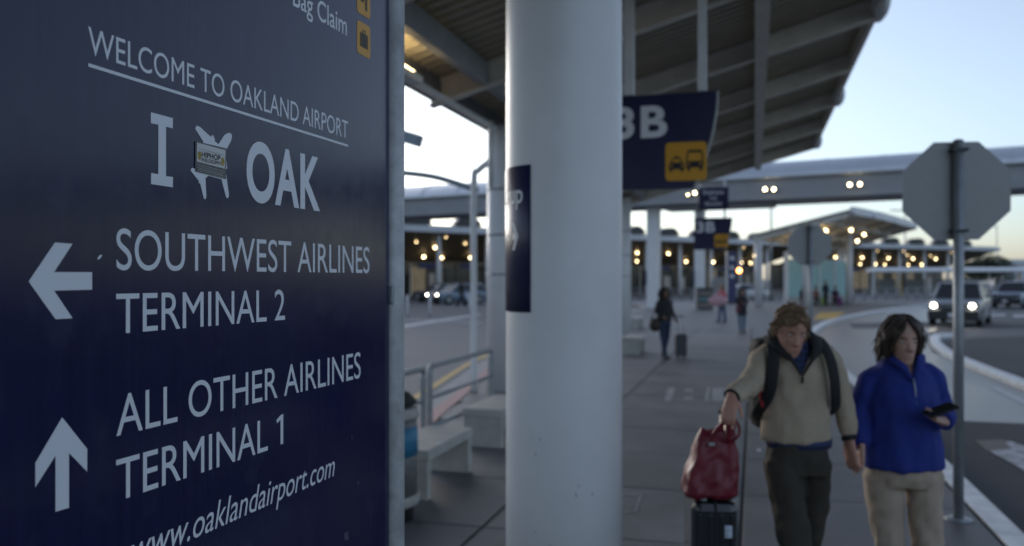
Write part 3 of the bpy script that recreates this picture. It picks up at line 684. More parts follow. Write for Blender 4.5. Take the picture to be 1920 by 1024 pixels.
barrier(1600, 72, 1755, 80, 'pipe barrier between the wind screen and the oncoming white vehicle')
barrier(1424, 66, 1470, 66, 'short pipe barrier left of the wind screen', 6)
barrier(1160, 72, 1296, 76, 'pipe barrier across the road behind the woman in black', 8)

# totem, board, cabinets
q = onx(1372, 62); tt = thing('totem_sign', 'tall narrow navy totem sign standing behind the pedestrians', 'sign', (q.x, q.y, 0), TH)
MB().bbox((0, 0, 1.95), (.66, .2, 3.7), .02).build('panel', mat('totem_navy', (.03, .04, .14), .35), tt); MB().box((0, 0, .05), (.5, .3, .1)).build('foot', DARKST, tt)
MB().box((-.36, 0, 1.95), (.06, .22, 3.7)).build('edge_strip', WHITEST, tt)
f4 = lambda u, v, k: (u, -.103-k, v)
for z in (3.2, 2.5, 1.9): MB().prism([(-.15, z), (.15, z), (.15, z+.25), (-.15, z+.25)], 0, .004, f4).build('pictogram', LETTER, tt)
q = onx(1352, 66); tag(MB().prism(rrect(-.75, .1, .75, 1.95, .35), -.1, .1, lambda u, v, k: tuple(Matrix.Translation((q.x, q.y, 0)) @ Matrix.Rotation(TH, 4, 'Z') @ Vector((u, k, v)))).build('board', mat('board_grey', (.3, .3, .31), .6)), 'grey round-cornered board behind the woman in red', 'board')
q = gp(1321, 580); nr = thing('newspaper_rack', 'dark newspaper rack beside a bridge pier', 'rack', (q.x, q.y, 0), TH)
MB().bbox((0, 0, .6), (.9, .5, 1.2), .02).build('cabinet', mat('rack_dark', (.05, .05, .055), .5), nr)
for k in range(3): MB().box((0, -.26, .25+.36*k), (.8, .03, .2)).build('shelf_front', mat('rack_brown', (.2, .16, .14), .6) if k != 1 else mat('rack_teal', (.1, .2, .2), .6), nr)
MB().box((0, 0, 1.25), (1.0, .6, .08)).build('top', RUBBER, nr)

# light masts, control tower, hangar, trees
def mast(px, d, top, label, arm=True):
    q = onx(px, d); z = H+(HZ-top)/FPX*d; t = thing('light_mast', label, 'street lamp', (q.x, q.y, -.15), TH, 'tall light masts')
    MB().tube([(0, 0, 0), (0, 0, z+.15)], [.12, .07], 10).build('pole', GALV, t)
    if arm: MB().box((-.9, 0, z+.1), (2.2, .3, .14)).build('lamp_head', GALV, t)
mast(1446, 78, 362, 'tall thin light mast rising behind the second octagonal sign', False); mast(1697, 110, 394, 'light mast left of the large octagonal sign'); mast(1869, 150, 424, 'distant mast right of the large octagonal sign')
q = onx(1617, 420); ct = thing('control_tower', 'distant control tower peeping over the canopy roof', 'tower', (q.x, q.y, 0), TH)
MB().lathe([(3.0, 0), (2.6, 28)], n=10, smooth=False).build('shaft', TWALL, ct); MB().lathe([(2.8, 28), (4.6, 29.5), (5.0, 33), (4.2, 33.6)], n=10, smooth=False).build('cab', TGLASS, ct); MB().lathe([(5.2, 33.6), (5.0, 34.4)], n=10, smooth=False).build('roof', FASC, ct)
q = onx(1935, 260); hg = thing('hangar', 'pale distant hangar at the right edge', 'building', (q.x, q.y, -.15), TH)
MB().box((0, 0, 3.2), (30, 20, 6.4)).build('wall', mat('hangar_pale', (.5, .5, .52), .7), hg); MB().prism([(-15.4, 6.4), (15.4, 6.4), (12, 7.6), (-12, 7.6)], -10.3, 10.3, lambda u, v, k: (u, k, v)).build('roof', ROOFTOP, hg)

LEAF = mat('leaf', (.035, .055, .03), .6, var=.5, vscale=1.5)
BARK = mat('bark', (.08, .06, .045), .8)
def tree(px, d, h, w, label, seed):
    rnd = random.Random(seed); q = onx(px, d); t = thing('tree', label, 'tree', (q.x, q.y, -.15), 0, 'dark trees at the far right')
    mb = MB(); mb.tube([(0, 0, 0), (.1, 0, h*.4), (0, .1, h*.75)], [.28, .2, .06], 8)
    for k in range(6):
        a = rnd.uniform(0, 6.28); mb.tube([(.05, 0, h*(.3+.05*k)), (w*.35*math.cos(a), w*.35*math.sin(a), h*(.6+.04*k))], [.1, .03], 6)
    mb.build('trunk', BARK, t)
    mb = MB(); cl = [(rnd.gauss(0, w*.24), rnd.gauss(0, w*.24), h*rnd.uniform(.4, .9), rnd.uniform(.16, .3)*w) for _ in range(26)]
    for cx, cy, cz, cr in cl:
        for _ in range(110):
            v = Vector((rnd.gauss(0, 1), rnd.gauss(0, 1), rnd.gauss(0, 1))).normalized()*cr*rnd.uniform(.6, 1.05); p = Vector((cx, cy, cz))+Vector((v.x, v.y, v.z*.75))
            u1 = Vector((rnd.gauss(0, 1), rnd.gauss(0, 1), rnd.gauss(0, 1))).normalized()*rnd.uniform(.14, .26); u2 = u1.cross(Vector((rnd.gauss(0, 1), rnd.gauss(0, 1), 1))).normalized()*.14
            mb.add([p-u1, p+u2, p+u1, p-u2], [(0, 1, 2, 3)])
    mb.build('crown', LEAF, t, recalc=False)
tree(1838, 150, 6.2, 7, 'dark rounded tree right of the far terminal', 1); tree(1868, 156, 5.6, 6, 'second dark tree next to the hangar', 2)

# ================================================================== VEHICLES
HEAD = lamp_mat('headlamp_lit', (1, .93, .75), 26)
def rr_ring(y, hw, z0, z1, r, n=3):
    return [(u, y, v) for u, v in rrect(-hw, z0, hw, z1, r, n)]
def car(name, label, loc, rot, L, W, Hh, paint, lit=0.0, kind='suv', group=None):
    t = thing(name, label, 'car', loc, rot, group); hw = W/2; hood = Hh*.6 if kind == 'suv' else Hh*.63; rf = .37 if kind == 'suv' else .32
    pm = mat('paint_'+paint[0], paint[1], .3, metal=.25, coat=.6)
    f = -L/2
    st = [(f, hw*.8, .38, hood*.78, .08), (f+.06, hw*.9, .3, hood*.9, .12), (f+.35, hw*.97, .26, hood*.97, .12), (f+1.1, hw, .24, hood, .12), (f+L*.3, hw, .24, hood*1.04, .12), (0, hw, .24, hood*1.06, .12), (L/2-.6, hw, .26, hood*1.07, .12), (L/2-.08, hw*.95, .3, hood*1.04, .12), (L/2, hw*.86, .4, hood*.95, .1)]
    MB().loft([rr_ring(*s) for s in st], True, True).build('body', pm, t)
    zb = hood*1.02; w0, w1 = hw*.93, hw*.74
    ya, yb = f+L*.27, f+L*.4; yc, yd = (L/2-.45, L/2-.12) if kind == 'suv' else (L/2-1.15, L/2-.5)
    def cabin(e): return [[(-w0-e, ya-e, zb), (w0+e, ya-e, zb), (w0+e, yd+e, zb), (-w0-e, yd+e, zb)], [(-w1-e, yb-e, Hh-.06), (w1+e, yb-e, Hh-.06), (w1+e, yc+e, Hh-.06), (-w1-e, yc+e, Hh-.06)]]
    gh = MB().loft(cabin(0), True, False).build('greenhouse', GLASSD, t)
    MB().loft([[(-w1-.02, yb-.05, Hh-.07), (w1+.02, yb-.05, Hh-.07), (w1+.02, yc+.05, Hh-.07), (-w1-.02, yc+.05, Hh-.07)], [(-w1+.12, yb+.12, Hh), (w1-.12, yb+.12, Hh), (w1-.12, yc-.1, Hh), (-w1+.12, yc-.1, Hh)]], True, True).build('roof', pm, t)
    lo, hi = cabin(.015)
    for a, b in zip(lo, hi): MB().tube([a, b], .045, 6).build('pillar', pm, t)
    for s in (-1, 1): MB().tube([(s*(w0+.01), (ya+yd)/2+.1, zb), (s*(w1+.01), (yb+yc)/2+.1, Hh-.06)], .04, 6).build('pillar', pm, t)
    for s in (-1, 1):
        MB().bbox((s*(hw+.1), ya+.45, zb+.1), (.22, .12, .18), .03).build('mirror', pm, t)
        MB().bbox((s*hw*.72, f+.06, hood*.78), (hw*.42, .16, .19), .04).build('headlight_housing', GLASSD, t)
        if lit: MB().ell((s*hw*.72, f-.04, hood*.78), (.125*lit, .05, .1*lit), 12, 8).build('headlight', HEAD, t)
        for y in (f+L*.19, L/2-L*.2):
            wl_ = MB().cyl((s*(hw-.2), y, rf), (s*(hw+.01), y, rf), rf, n=22).build('wheel', RUBBER, t)
            MB().cyl((s*(hw+.005), y, rf), (s*(hw+.022), y, rf), rf*.62, n=18).build('rim', GALV, wl_)
        MB().box((s*hw*.8, f+.0, .42), (.2, .08, .1)).build('fog_light', GLASSD, t)
    MB().bbox((0, f+.0, hood*.74), (hw*1.0, .12, .26), .02).build('grille', DARKST, t)
    MB().box((0, f-.055, hood*.76), (hw*.95, .03, .05)).build('grille_bar', GALV, t)
    MB().bbox((0, f+.03, .47), (W*.96, .22, .42), .06).build('bumper', mat('bumper_dark', (.03, .03, .033), .6), t)
    MB().box((0, f-.09, .48), (.32, .02, .15)).build('number_plate', LETTER, t)
    return t
q = onx(1802, 37.0); car('car', 'white sport utility vehicle coming on with both headlights lit', (q.x, q.y, -.145), R(-19), 4.9, 1.98, 1.85, ('white', (.36, .38, .41)), .8)
q = onx(1905, 58); car('car', 'silver blue sport utility vehicle at the right edge', (q.x, q.y, -.145), R(-30), 4.8, 1.95, 1.78, ('silver_blue', (.3, .36, .45)), 0)
q = onx(1393, 78); car('car', 'white saloon car behind the totem sign', (q.x, q.y, -.15), R(-70), 4.6, 1.8, 1.45, ('white2', (.6, .62, .65)), 0, 'sedan')
q = onx(858, 66); car('car', 'blue grey car with lights on before the left terminal', (q.x, q.y, -.15), R(-35), 4.7, 1.9, 1.6, ('bluegrey', (.16, .22, .3)), .45, 'suv')
q = onx(828, 72); car('car', 'dark car behind the blue grey car on the left', (q.x, q.y, -.15), R(-35), 4.7, 1.85, 1.55, ('black', (.03, .032, .036)), 0, 'sedan')
q = onx(1386, 92); ol = thing('signal_beacon', 'small orange lit beacon above the white saloon car', 'beacon', (q.x, q.y, -.15))
MB().tube([(0, 0, 0), (0, 0, 2.75)], .05, 8).build('pole', DARKST, ol); MB().ell((0, -.1, 2.85), (.22, .1, .22), 12, 8).build('lamp', lamp_mat('orange_lamp', (1, .3, .06), 14), ol)

# ================================================================== PEOPLE
def remesh(mb, voxel, smooth=4, disp=None):
    me = mb.mesh('shape'); o = bpy.data.objects.new('shape', me); COL.objects.link(o)
    m = o.modifiers.new('r', 'REMESH'); m.mode = 'VOXEL'; m.voxel_size = voxel
    s = o.modifiers.new('s', 'SMOOTH'); s.factor = .5; s.iterations = smooth
    dg = bpy.context.evaluated_depsgraph_get(); out = bpy.data.meshes.new_from_object(o.evaluated_get(dg))
    bpy.data.objects.remove(o); bpy.data.meshes.remove(me)
    if disp:
        nn = [v.normal.copy() for v in out.vertices]
        for v, nrm in zip(out.vertices, nn): v.co += disp(v.co, nrm)
    for p in out.polygons: p.use_smooth = True
    out.update(); return out
def split_faces(me, test):                                # faces passing the test go to a second mesh
    bm = bmesh.new(); bm.from_mesh(me); b2 = bm.copy(); bm.normal_update(); b2.normal_update()
    sel = [f.index for f in bm.faces if test(f.calc_center_median(), f.normal)]; ss = set(sel); bm.faces.ensure_lookup_table(); b2.faces.ensure_lookup_table()
    bmesh.ops.delete(bm, geom=[f for f in bm.faces if f.index in ss], context='FACES')
    bmesh.ops.delete(b2, geom=[f for f in b2.faces if f.index not in ss], context='FACES')
    m2 = bpy.data.meshes.new('patch'); b2.to_mesh(m2); bm.to_mesh(me); bm.free(); b2.free()
    for p in m2.polygons: p.use_smooth = True
    return m2
def folds(amp, sx=9, sz=5, seed=0.0):
    def f(co, n):
        a = noise.noise(Vector((co.x*sx+seed, co.y*sx, co.z*sz+co.x*6))); b = noise.noise(Vector((co.x*sx*2.3, co.y*sx*2.3+seed, co.z*sz*2.6-co.x*9)))
        return n*(amp*(a+.55*b))
    return f
def lerp3(pts, rad, n=4):
    P = smooth_path(pts, n); out = []
    for i in range(len(P)):
        u = i/n; k = min(int(u), len(rad)-2); t = u-k; a, b = rad[k], rad[k+1]
        a = a if isinstance(a, tuple) else (a, a); b = b if isinstance(b, tuple) else (b, b); out.append((a[0]+(b[0]-a[0])*t, a[1]+(b[1]-a[1])*t))
    return P, out
def ringz(z, cx, cy, rx, ry, n=24): return [(cx+rx*math.cos(2*math.pi*k/n), cy+ry*math.sin(2*math.pi*k/n), z) for k in range(n)]
def torso(mb, prof): mb.loft([ringz(*p) for p in prof], True, True); return mb
def hand(mb, w, d, nrm, thumb, s=1.0, curl=.6, spread=.0):
    """w wrist, d pointing direction, nrm palm side, thumb +1/-1 along the lateral axis"""
    d = Vector(d).normalized(); nrm = Vector(nrm); nrm = (nrm-d*nrm.dot(d)).normalized(); l = d.cross(nrm)*thumb; w = Vector(w)
    mb.tube([w-d*.03*s, w+d*.015*s, w+d*.05*s, w+d*.088*s], [(.019*s, .026*s), (.017*s, .03*s), (.016*s, .038*s), (.012*s, .039*s)], 12, side=nrm)
    for i, (off, ln) in enumerate(((.029, .072), (.01, .08), (-.01, .075), (-.028, .06))):
        p = w+d*.08*s+l*off*s; q = d.copy(); pts = [p-d*.015*s]; seg = ln*s/3
        for k in range(3):
            pts.append(p.copy()); p = p+q*seg; ax = q.cross(nrm).normalized(); q = Quaternion(ax, curl*(1.0+.12*i)) @ q
        pts.append(p)
        mb.tube(pts, [.0092*s, .0092*s, .0088*s, .008*s, .006*s], 8)
    p = w+d*.02*s+l*.03*s; q = (d*.7+l*.6+nrm*.35).normalized(); pts = [p-q*.02*s]
    for k in range(3): pts.append(p.copy()); p = p+q*.027*s; q = (q*.8+d*.35-l*.25*curl+nrm*.2*curl).normalized()
    mb.tube(pts+[p], [.013*s, .012*s, .0105*s, .0095*s, .007*s], 8)
def head_mesh(mb, M, s=1.0, fem=False):
    j = .92 if fem else 1.0
    prof = [(-.118, .022, .024, -.055), (-.108, .04*j, .042, -.049), (-.09, .051*j, .055, -.04), (-.06, .06*j, .072, -.024), (-.02, .067, .086, -.008), (.02, .071, .093, 0), (.06, .07, .091, .004), (.09, .058, .074, .006), (.11, .036, .048, .006), (.12, .014, .02, .006)]
    mb.loft([[M @ (Vector((rx*math.cos(2*math.pi*k/24), cy+ry*math.sin(2*math.pi*k/24), z))*s) for k in range(24)] for z, rx, ry, cy in prof], True, True)
    T = lambda *p: M @ (Vector(p)*s)
    mb.tube([T(0, -.078, .03), T(0, -.094, .004), T(0, -.107, -.022), T(0, -.09, -.034)], [.009*s, .0115*s, .0155*s, .01*s], 10)
    for k in (-1, 1):
        mb.ell((0, 0, 0), (.009*s, .018*s, .029*s), 10, 7, M=M @ Matrix.Translation(Vector((k*.072, .012, -.006))*s) @ Matrix.Rotation(k*.3, 4, 'Z'))
        mb.ell((0, 0, 0), (.011*s, .01*s, .008*s), 8, 6, M=M @ Matrix.Translation(Vector((k*.012, -.094, -.026))*s))
def face_disp(M, s=1.0):
    Mi = M.inverted(); f3 = M.to_3x3()
    bumps = [((.031, -.085, .016), .013, .0085), ((-.031, -.085, .016), .013, .0085), ((.03, -.09, .034), .012, -.0035), ((-.03, -.09, .034), .012, -.0035), ((.036, -.075, -.02), .016, -.0035), ((-.036, -.075, -.02), .016, -.0035),
             ((0, -.085, -.056), .009, -.0045), ((0, -.085, -.067), .009, -.005), ((0, -.083, -.0615), .005, .004), ((0, -.08, -.1), .016, -.004), ((0, -.078, -.08), .01, .003)]
    def f(co, n):
        l = (Mi @ co)/s; d = 0
        if l.y > -.03 or abs(l.z) > .13: return Vector((0, 0, 0))
        for c, r, a in bumps:
            e = (l.x-c[0])**2*(.25 if c[0] == 0 and c[2] < -.05 and c[2] > -.07 else 1)+(l.z-c[2])**2
            d += a*math.exp(-e/(r*r))
        return f3 @ Vector((0, d*s, 0))
    return f
SKIN = mat('skin', (.45, .23, .17), .5, var=.08, vscale=12); SKIN2 = mat('skin_pale', (.46, .275, .21), .5, var=.08, vscale=12); SKIN3 = mat('skin_brown', (.2, .11, .075), .5)
EYEW = mat('eye_white', (.6, .58, .55), .3); EYED = mat('eye_dark', (.02, .014, .01), .2); LIP = mat('lip', (.33, .12, .1), .45)
def face_parts(t, M, s, hairm, closed=False):
    T = lambda *p: M @ (Vector(p)*s)
    for k in (-1, 1):
        e = MB(); e.ell((0, 0, 0), (.0125*s, .006*s, .0042*s if closed else .0058*s), 10, 7, M=M @ Matrix.Translation(Vector((k*.031, -.0775, .014))*s)); eo = e.build('eye', EYEW, t)
        e = MB(); e.ell((0, 0, 0), (.0055*s, .003*s, .0045*s), 8, 6, M=M @ Matrix.Translation(Vector((k*.031, -.083, .013))*s)); e.build('iris', EYED, eo)
        MB().tube([T(k*.014, -.0905, .031), T(k*.03, -.09, .0365), T(k*.048, -.079, .032)], [.002*s, .0035*s, .0015*s], 6).build('eyebrow', hairm, t)
    MB().tube([T(-.024, -.078, -.062), T(-.012, -.0855, -.06), T(0, -.0885, -.061), T(.012, -.0855, -.06), T(.024, -.078, -.062)], [.0015*s, .004*s, .0045*s, .004*s, .0015*s], 8, flat=1.5).build('lips', LIP, t)
def clump_hair(t, M, s, m, rnd, n, length, zmin, style='short', inset=0.0):
    """many tapered locks rooted on the scalp"""
    mb = MB()
    T = lambda p: M @ (Vector(p)*s)
    sd_ = rnd.uniform(0, 50)
    if style == 'short':                                  # cap underneath so that no scalp shows
        lev = ((-.04, .072, .055, .045, 1.5), (-.01, .0755, .07, .034, 1.35), (.03, .079, .088, .016, 1.1), (.06, .079, .098, .006, .55), (.09, .068, .086, .004, .3), (.113, .046, .06, .004, .15), (.128, .018, .024, .004, .1))
        out_ = .006
    else:                                                 # bob: a shell open at the face, flicking out at the ends
        b_ = -.02-length*.55
        lev = ((b_, .088, .088, .016, 1.02), (b_+.012, .099, .099, .014, .98), ((b_-.03)/2, .1, .103, .01, .92), (-.03, .096, .105, .006, .9), (.01, .092, .107, .004, .84), (.045, .089, .108, .002, .66), (.075, .083, .101, 0, .42), (.1, .068, .083, .002, .24), (.121, .046, .057, .004, .15), (.135, .018, .022, .004, .1))
        out_ = .016
    rings = []; NN = 40
    for z, rx, ry, cy, gap in lev:
        o_, i_ = [], []
        for k in range(NN+1):
            an = -math.pi/2+gap+(2*math.pi-2*gap)*k/NN
            w_ = out_*.55*noise.noise(Vector((math.cos(an)*7+sd_, math.sin(an)*7, z*9)))+out_*.3*noise.noise(Vector((math.cos(an)*17, math.sin(an)*17+sd_, z*14)))
            zz_ = z+(.012*noise.noise(Vector((an*3, sd_, z*5))) if z < .0 else 0)
            o_.append(T(((rx+w_)*math.cos(an), cy+(ry+w_)*math.sin(an), zz_))); i_.append(T(((rx-.02)*math.cos(an), cy+(ry-.02)*math.sin(an), zz_+(-.0 if z < .1 else -.02))))
        rings.append(o_+i_[::-1])
    mb.loft(rings, True, True)
    for i in range(n):
        a = rnd.uniform(0, 2*math.pi); e = math.asin(rnd.uniform(-.25, 1)); x, y, z = math.cos(e)*math.cos(a), math.cos(e)*math.sin(a), math.sin(e)
        front = -y
        if z < (.55 if front > .45 else .25 if front > .1 else -.25): continue
        if style == 'short' and front > .25 and z < .74: continue
        p = Vector((x*.074, .004+y*.094, .012+z*.112))*(1 if style == 'short' else 1.09); nrm = Vector((x, y, z))
        down = Vector((0, 0, -1)); tang = (down-nrm*down.dot(nrm)); tang = tang.normalized() if tang.length > .05 else Vector((rnd.uniform(-1, 1), -.4, 0)).normalized()
        side = Vector((1 if x > 0 else -1, 0, 0)); side = (side-nrm*side.dot(nrm))
        if style == 'short': dirv = (tang*.7+Vector((rnd.gauss(0, .4), rnd.gauss(-.1, .4), rnd.gauss(.15, .3))))
        else: dirv = tang*.8+side*(.9 if z > .55 else .1)+Vector((rnd.gauss(0, .15), rnd.gauss(.1, .15), 0))
        dirv = (dirv-nrm*dirv.dot(nrm)).normalized(); ln = length*rnd.uniform(.7, 1.15); pts = []; c = p+nrm*.002; v = dirv; K = 5
        for k in range(K+1):
            pts.append(T(c)); c = c+v*(ln/K)
            ex, ey, ez = (.083, .103, .121) if style == 'short' else (.1, .113, .127)
            q = Vector((c.x/ex, (c.y-.004)/ey, (c.z-.012)/ez))          # keep outside the skull
            if style != 'short' and c.z < .03: q = Vector((c.x/ex, (c.y-.004)/ey, 0))
            if q.length < 1: c = Vector((q.x/q.length*ex, .004+q.y/q.length*ey, .012+q.z/q.length*ez if not(style != 'short' and c.z < .03) else c.z))
            v = (v*.7+Vector((0, 0, -1))*(.45 if style != 'short' else .12)+Vector((rnd.gauss(0, .16), rnd.gauss(0, .16), rnd.gauss(0, .12)))).normalized()
        if style != 'short' and any((M.inverted() @ q).y/s < -.055 and (M.inverted() @ q).z/s < .05 for q in pts[1:]) and abs(x) < .75: continue
        r = (rnd.uniform(.0045, .008) if style == 'short' else rnd.uniform(.003, .0055))*s
        mb.tube(pts, [r*.8, r, r, r*.9, r*.7, r*.25], 6, flat=.55)
    return mb.build('hair', m, t)
def shoe(t, heel, toe, m, s=1.0):
    heel, toe = Vector(heel), Vector(toe); d = (toe-heel).normalized(); up = Vector((0, 0, 1))
    mb = MB(); mb.tube([heel-d*.03+up*.045, heel+up*.05+d*.03, heel+d*.12+up*.045, toe-d*.05+up*.035, toe+up*.028], [(.035, .03), (.05, .036), (.045, .042), (.034, .046), (.02, .03)], 12, side=up)
    mb.build('shoe', m, t)
def rot_head(c, pitch=0.0, yaw=0.0, roll=0.0): return Matrix.Translation(c) @ Matrix.Rotation(yaw, 4, 'Z') @ Matrix.Rotation(pitch, 4, 'X') @ Matrix.Rotation(roll, 4, 'Y')

# ---- the man in the beige pullover
q = onx(1490, 4.2); KM = FPX/4.2
man = thing('person', 'man in beige half-zip pullover looking down, pulling a suitcase and holding a hand', 'person', (q.x, q.y, 0), TH)
HM = rot_head((-.045, -.075, 1.556), R(24), R(4), R(3)); rnd = random.Random(4)
mb = MB(); head_mesh(mb, HM, .94)
mb.tube([(-.035, -.03, 1.54), (-.022, .0, 1.49), (-.01, .02, 1.42)], [.056, .058, .07], 14)
torso(mb, [(.9, .01, 0, .11, .085), (1.1, .005, 0, .115, .09), (1.35, 0, .01, .15, .1), (1.47, 0, .01, .12, .07)])
for sx, el, wr in ((-1, (-.245, -.1, 1.305), (-.375, -.24, 1.262)), (1, (.24, .03, 1.25), (.262, -.02, 1.03))):
    mb.tube([(sx*.12, .01, 1.42), el, wr], [.04, .036, .027], 10)
hand(mb, (-.38, -.25, 1.258), (-.25, -.45, -.75), (.45, .6, -.5), 1, .98, .85)
hand(mb, (.264, -.025, 1.02), (.05, -.12, -1), (.85, .35, .0), -1, 1.05, .62)
for sx, kn, an in ((-1, (-.04, -.13, .5), (-.035, -.2, .09)), (1, (.085, .06, .48), (.075, .3, .16))):
    mb.tube([(sx*.08, 0, .93), kn, an], [.05, .038, .03], 12)
link('body', remesh(mb, .0058, 3, face_disp(HM, .94)), SKIN, man)
HAIRM = mat('hair_sandy', (.17, .105, .055), .55, var=.5, vscale=30); face_parts(man, HM, .94, HAIRM, True)
clump_hair(man, HM, .94, HAIRM, rnd, 620, .062, 0, 'short')
# pullover
BEIGE = mat('beige_fleece', (.4, .325, .24), .85, var=.1, vscale=14, bump=.3, bscale=220)
mb = MB(); torso(mb, [(1.018, .003, 0, .165, .118), (1.035, .003, 0, .175, .127), (1.12, .002, 0, .17, .128), (1.25, 0, 0, .168, .126), (1.36, 0, .0, .168, .124), (1.43, -.004, .008, .158, .11), (1.475, -.008, .01, .14, .092), (1.51, -.018, .005, .095, .078), (1.54, -.024, 0, .07, .066)])
for pts, rad in (([(-.11, .012, 1.455), (-.16, -.005, 1.41), (-.245, -.1, 1.308), (-.318, -.175, 1.285), (-.373, -.236, 1.264)], [.05, .064, .058, .048, .041]),
                 ([(.11, .012, 1.46), (.17, .012, 1.405), (.238, .03, 1.25), (.254, .005, 1.13), (.262, -.015, 1.045)], [.05, .063, .056, .048, .042])):
    P, r = lerp3(pts, rad); mb.tube(P, r, 16)
me = remesh(mb, .009, 5, folds(.012, 9, 6, 3.0))
ZV = 1.35
shirt = split_faces(me, lambda c, n: n.y < -.05 and c.y < -.01 and c.z > ZV and abs(c.x+.008) < (c.z-ZV)*.6)
pull = link('pullover', me, BEIGE, man)
for v in shirt.vertices: v.co.y += .004
def plaid():
    m = bpy.data.materials.new('plaid_shirt'); m.use_nodes = True; nt = m.node_tree; b = nt.nodes['Principled BSDF']; b.inputs['Roughness'].default_value = .85
    tc = nt.nodes.new('ShaderNodeTexCoord'); c = None
    for ax, sc_ in (('X', 14), ('Z', 10)):
        w = nt.nodes.new('ShaderNodeTexWave'); w.bands_direction = ax; w.inputs['Scale'].default_value = sc_; w.inputs['Distortion'].default_value = .6
        nt.links.new(tc.outputs['Object'], w.inputs['Vector'])
        rp = nt.nodes.new('ShaderNodeValToRGB'); rp.color_ramp.elements[0].color = (.006, .007, .016, 1); rp.color_ramp.elements[1].color = (.03, .05, .15, 1); nt.links.new(w.outputs['Color'], rp.inputs[0])
        if c is None: c = rp
        else:
            mx = nt.nodes.new('ShaderNodeMixRGB'); mx.inputs[0].default_value = .5; nt.links.new(c.outputs[0], mx.inputs[1]); nt.links.new(rp.outputs[0], mx.inputs[2]); nt.links.new(mx.outputs[0], b.inputs['Base Color'])
    return m
PLAID = plaid(); link('shirt', shirt, PLAID, man)
BLK = mat('black_cloth', (.012, .012, .013), .8)
for s in (-1, 1):                                        # turned-out black collar lining
    MB().tube([(s*.004-.008, -.134, 1.35), (s*.045-.008, -.13, 1.415), (s*.085-.01, -.105, 1.47), (s*.1-.018, -.06, 1.515), (s*.085-.022, .01, 1.55), (s*.035-.024, .07, 1.565)], [(.005, .004), (.007, .008), (.01, .03), (.012, .036), (.012, .028), (.012, .02)], 10, side=(0, -1, 0)).build('collar', BLK, pull)
MB().bbox((-.008, -.137, 1.33), (.012, .008, .034), .003).build('zip_pull', BLK, pull)
sh2 = MB(); torso(sh2, [(.992, .02, 0, .158, .113), (1.03, .02, 0, .163, .116)]); sh2.build('shirt_tail', PLAID, man)
bpk = thing('backpack', 'black backpack worn by the man, its straps over his shoulders', 'backpack', (q.x, q.y, 0), TH)
MB().bbox((0, .24, 1.27), (.3, .18, .46), .05).build('pack', BLK, bpk)
for s, xo in ((-1, -.012), (1, .008)):
    MB().tube(smooth_path([(s*.08, .15, 1.48), (s*.1+xo, .06, 1.52), (s*.112+xo, -.03, 1.505), (s*.125+xo, -.1, 1.44), (s*.138+xo, -.124, 1.36), (s*.152+xo, -.112, 1.26), (s*.178+xo, -.02, 1.16), (s*.15, .15, 1.1)], 4), .03, 10, flat=.28, side=(1, 0, 0)).build('strap', BLK, bpk)
MB().tube(smooth_path([(-.185, -.06, 1.3), (-.195, -.085, 1.26), (-.185, -.08, 1.21), (-.175, -.06, 1.19)], 4), .009, 8).build('red_tag', mat('red_webbing', (.35, .02, .03), .6), bpk)
# trousers
DKT = mat('dark_trousers', (.036, .03, .023), .85, var=.2, vscale=9, bump=.25, bscale=160)
def trousers(t, prof, legs, m, voxel, amp, seed):
    mb = MB(); torso(mb, prof)
    for pts, rad in legs:
        P, r = lerp3(pts, rad); mb.tube(P, r, 16, side=(1, 0, 0))
    return link('trousers', remesh(mb, voxel, 4, folds(amp, 9, 7, seed)), m, t)
trousers(man, [(.86, .02, 0, .15, .11), (.93, .015, 0, .162, .122), (1.0, .012, 0, .155, .112), (1.04, .01, 0, .148, .105)],
         [([(-.07, -.005, .93), (-.055, -.05, .76), (-.035, -.13, .5), (-.03, -.17, .3), (-.03, -.2, .07)], [.095, (.089, .092), .07, .065, .066]), ([(.095, .0, .93), (.094, .03, .76), (.085, .07, .5), (.08, .2, .3), (.075, .31, .13)], [.088, (.08, .085), .066, .06, .06])], DKT, .01, .015, 5.0)
SHOE = mat('shoe_dark', (.03, .028, .026), .6); shoe(man, (-.03, -.19, 0), (-.04, -.42, 0), SHOE); shoe(man, (.075, .34, .06), (.07, .12, 0), SHOE)
MB().tube([(.2615, -.016, 1.046), (.2635, -.022, 1.024)], .036, 14).build('watch', BLK, man)
MB().tube([(-.369, -.232, 1.266), (-.375, -.238, 1.262)], .04, 14).build('wrist_band', BLK, man)

# ---- the woman in the blue pullover
q2 = onx(1690, 4.3)
wom = thing('person', 'woman in royal blue pullover and beige trousers holding a phone', 'person', (q2.x, q2.y, 0), TH)
HW = rot_head((-.02, -.045, 1.514), R(10), R(2), 0); rnd = random.Random(9)
mb = MB(); head_mesh(mb, HW, .94, True); mb.tube([(-.004, -.005, 1.48), (0, .01, 1.42), (0, .02, 1.35)], [.047, .05, .065], 14)
torso(mb, [(.85, .01, 0, .15, .11), (1.0, 0, 0, .14, .1), (1.25, 0, 0, .12, .09), (1.36, 0, .01, .08, .055)])
for sx, el, wr in ((-1, (-.211, .02, 1.18), (-.24, -.085, 1.0)), (1, (.212, .03, 1.18), (.115, -.19, 1.135))):
    mb.tube([(sx*.1, .01, 1.32), el, wr], [.036, .034, .025], 10)
hand(mb, (-.241, -.092, .998), (-.06, -.2, -1), (-.9, .2, 0), 1, .95, .6)
hand(mb, (.108, -.2, 1.14), (-.8, -.5, .25), (.2, -.35, 1), 1, .95, .6)
for sx, kn, an in ((-1, (-.075, -.02, .47), (-.07, .1, .08)), (1, (.1, -.08, .47), (.09, -.14, .08))):
    mb.tube([(sx*.09, 0, .88), kn, an], [.055, .04, .03], 12)
link('body', remesh(mb, .0058, 3, face_disp(HW, .94)), SKIN2, wom)
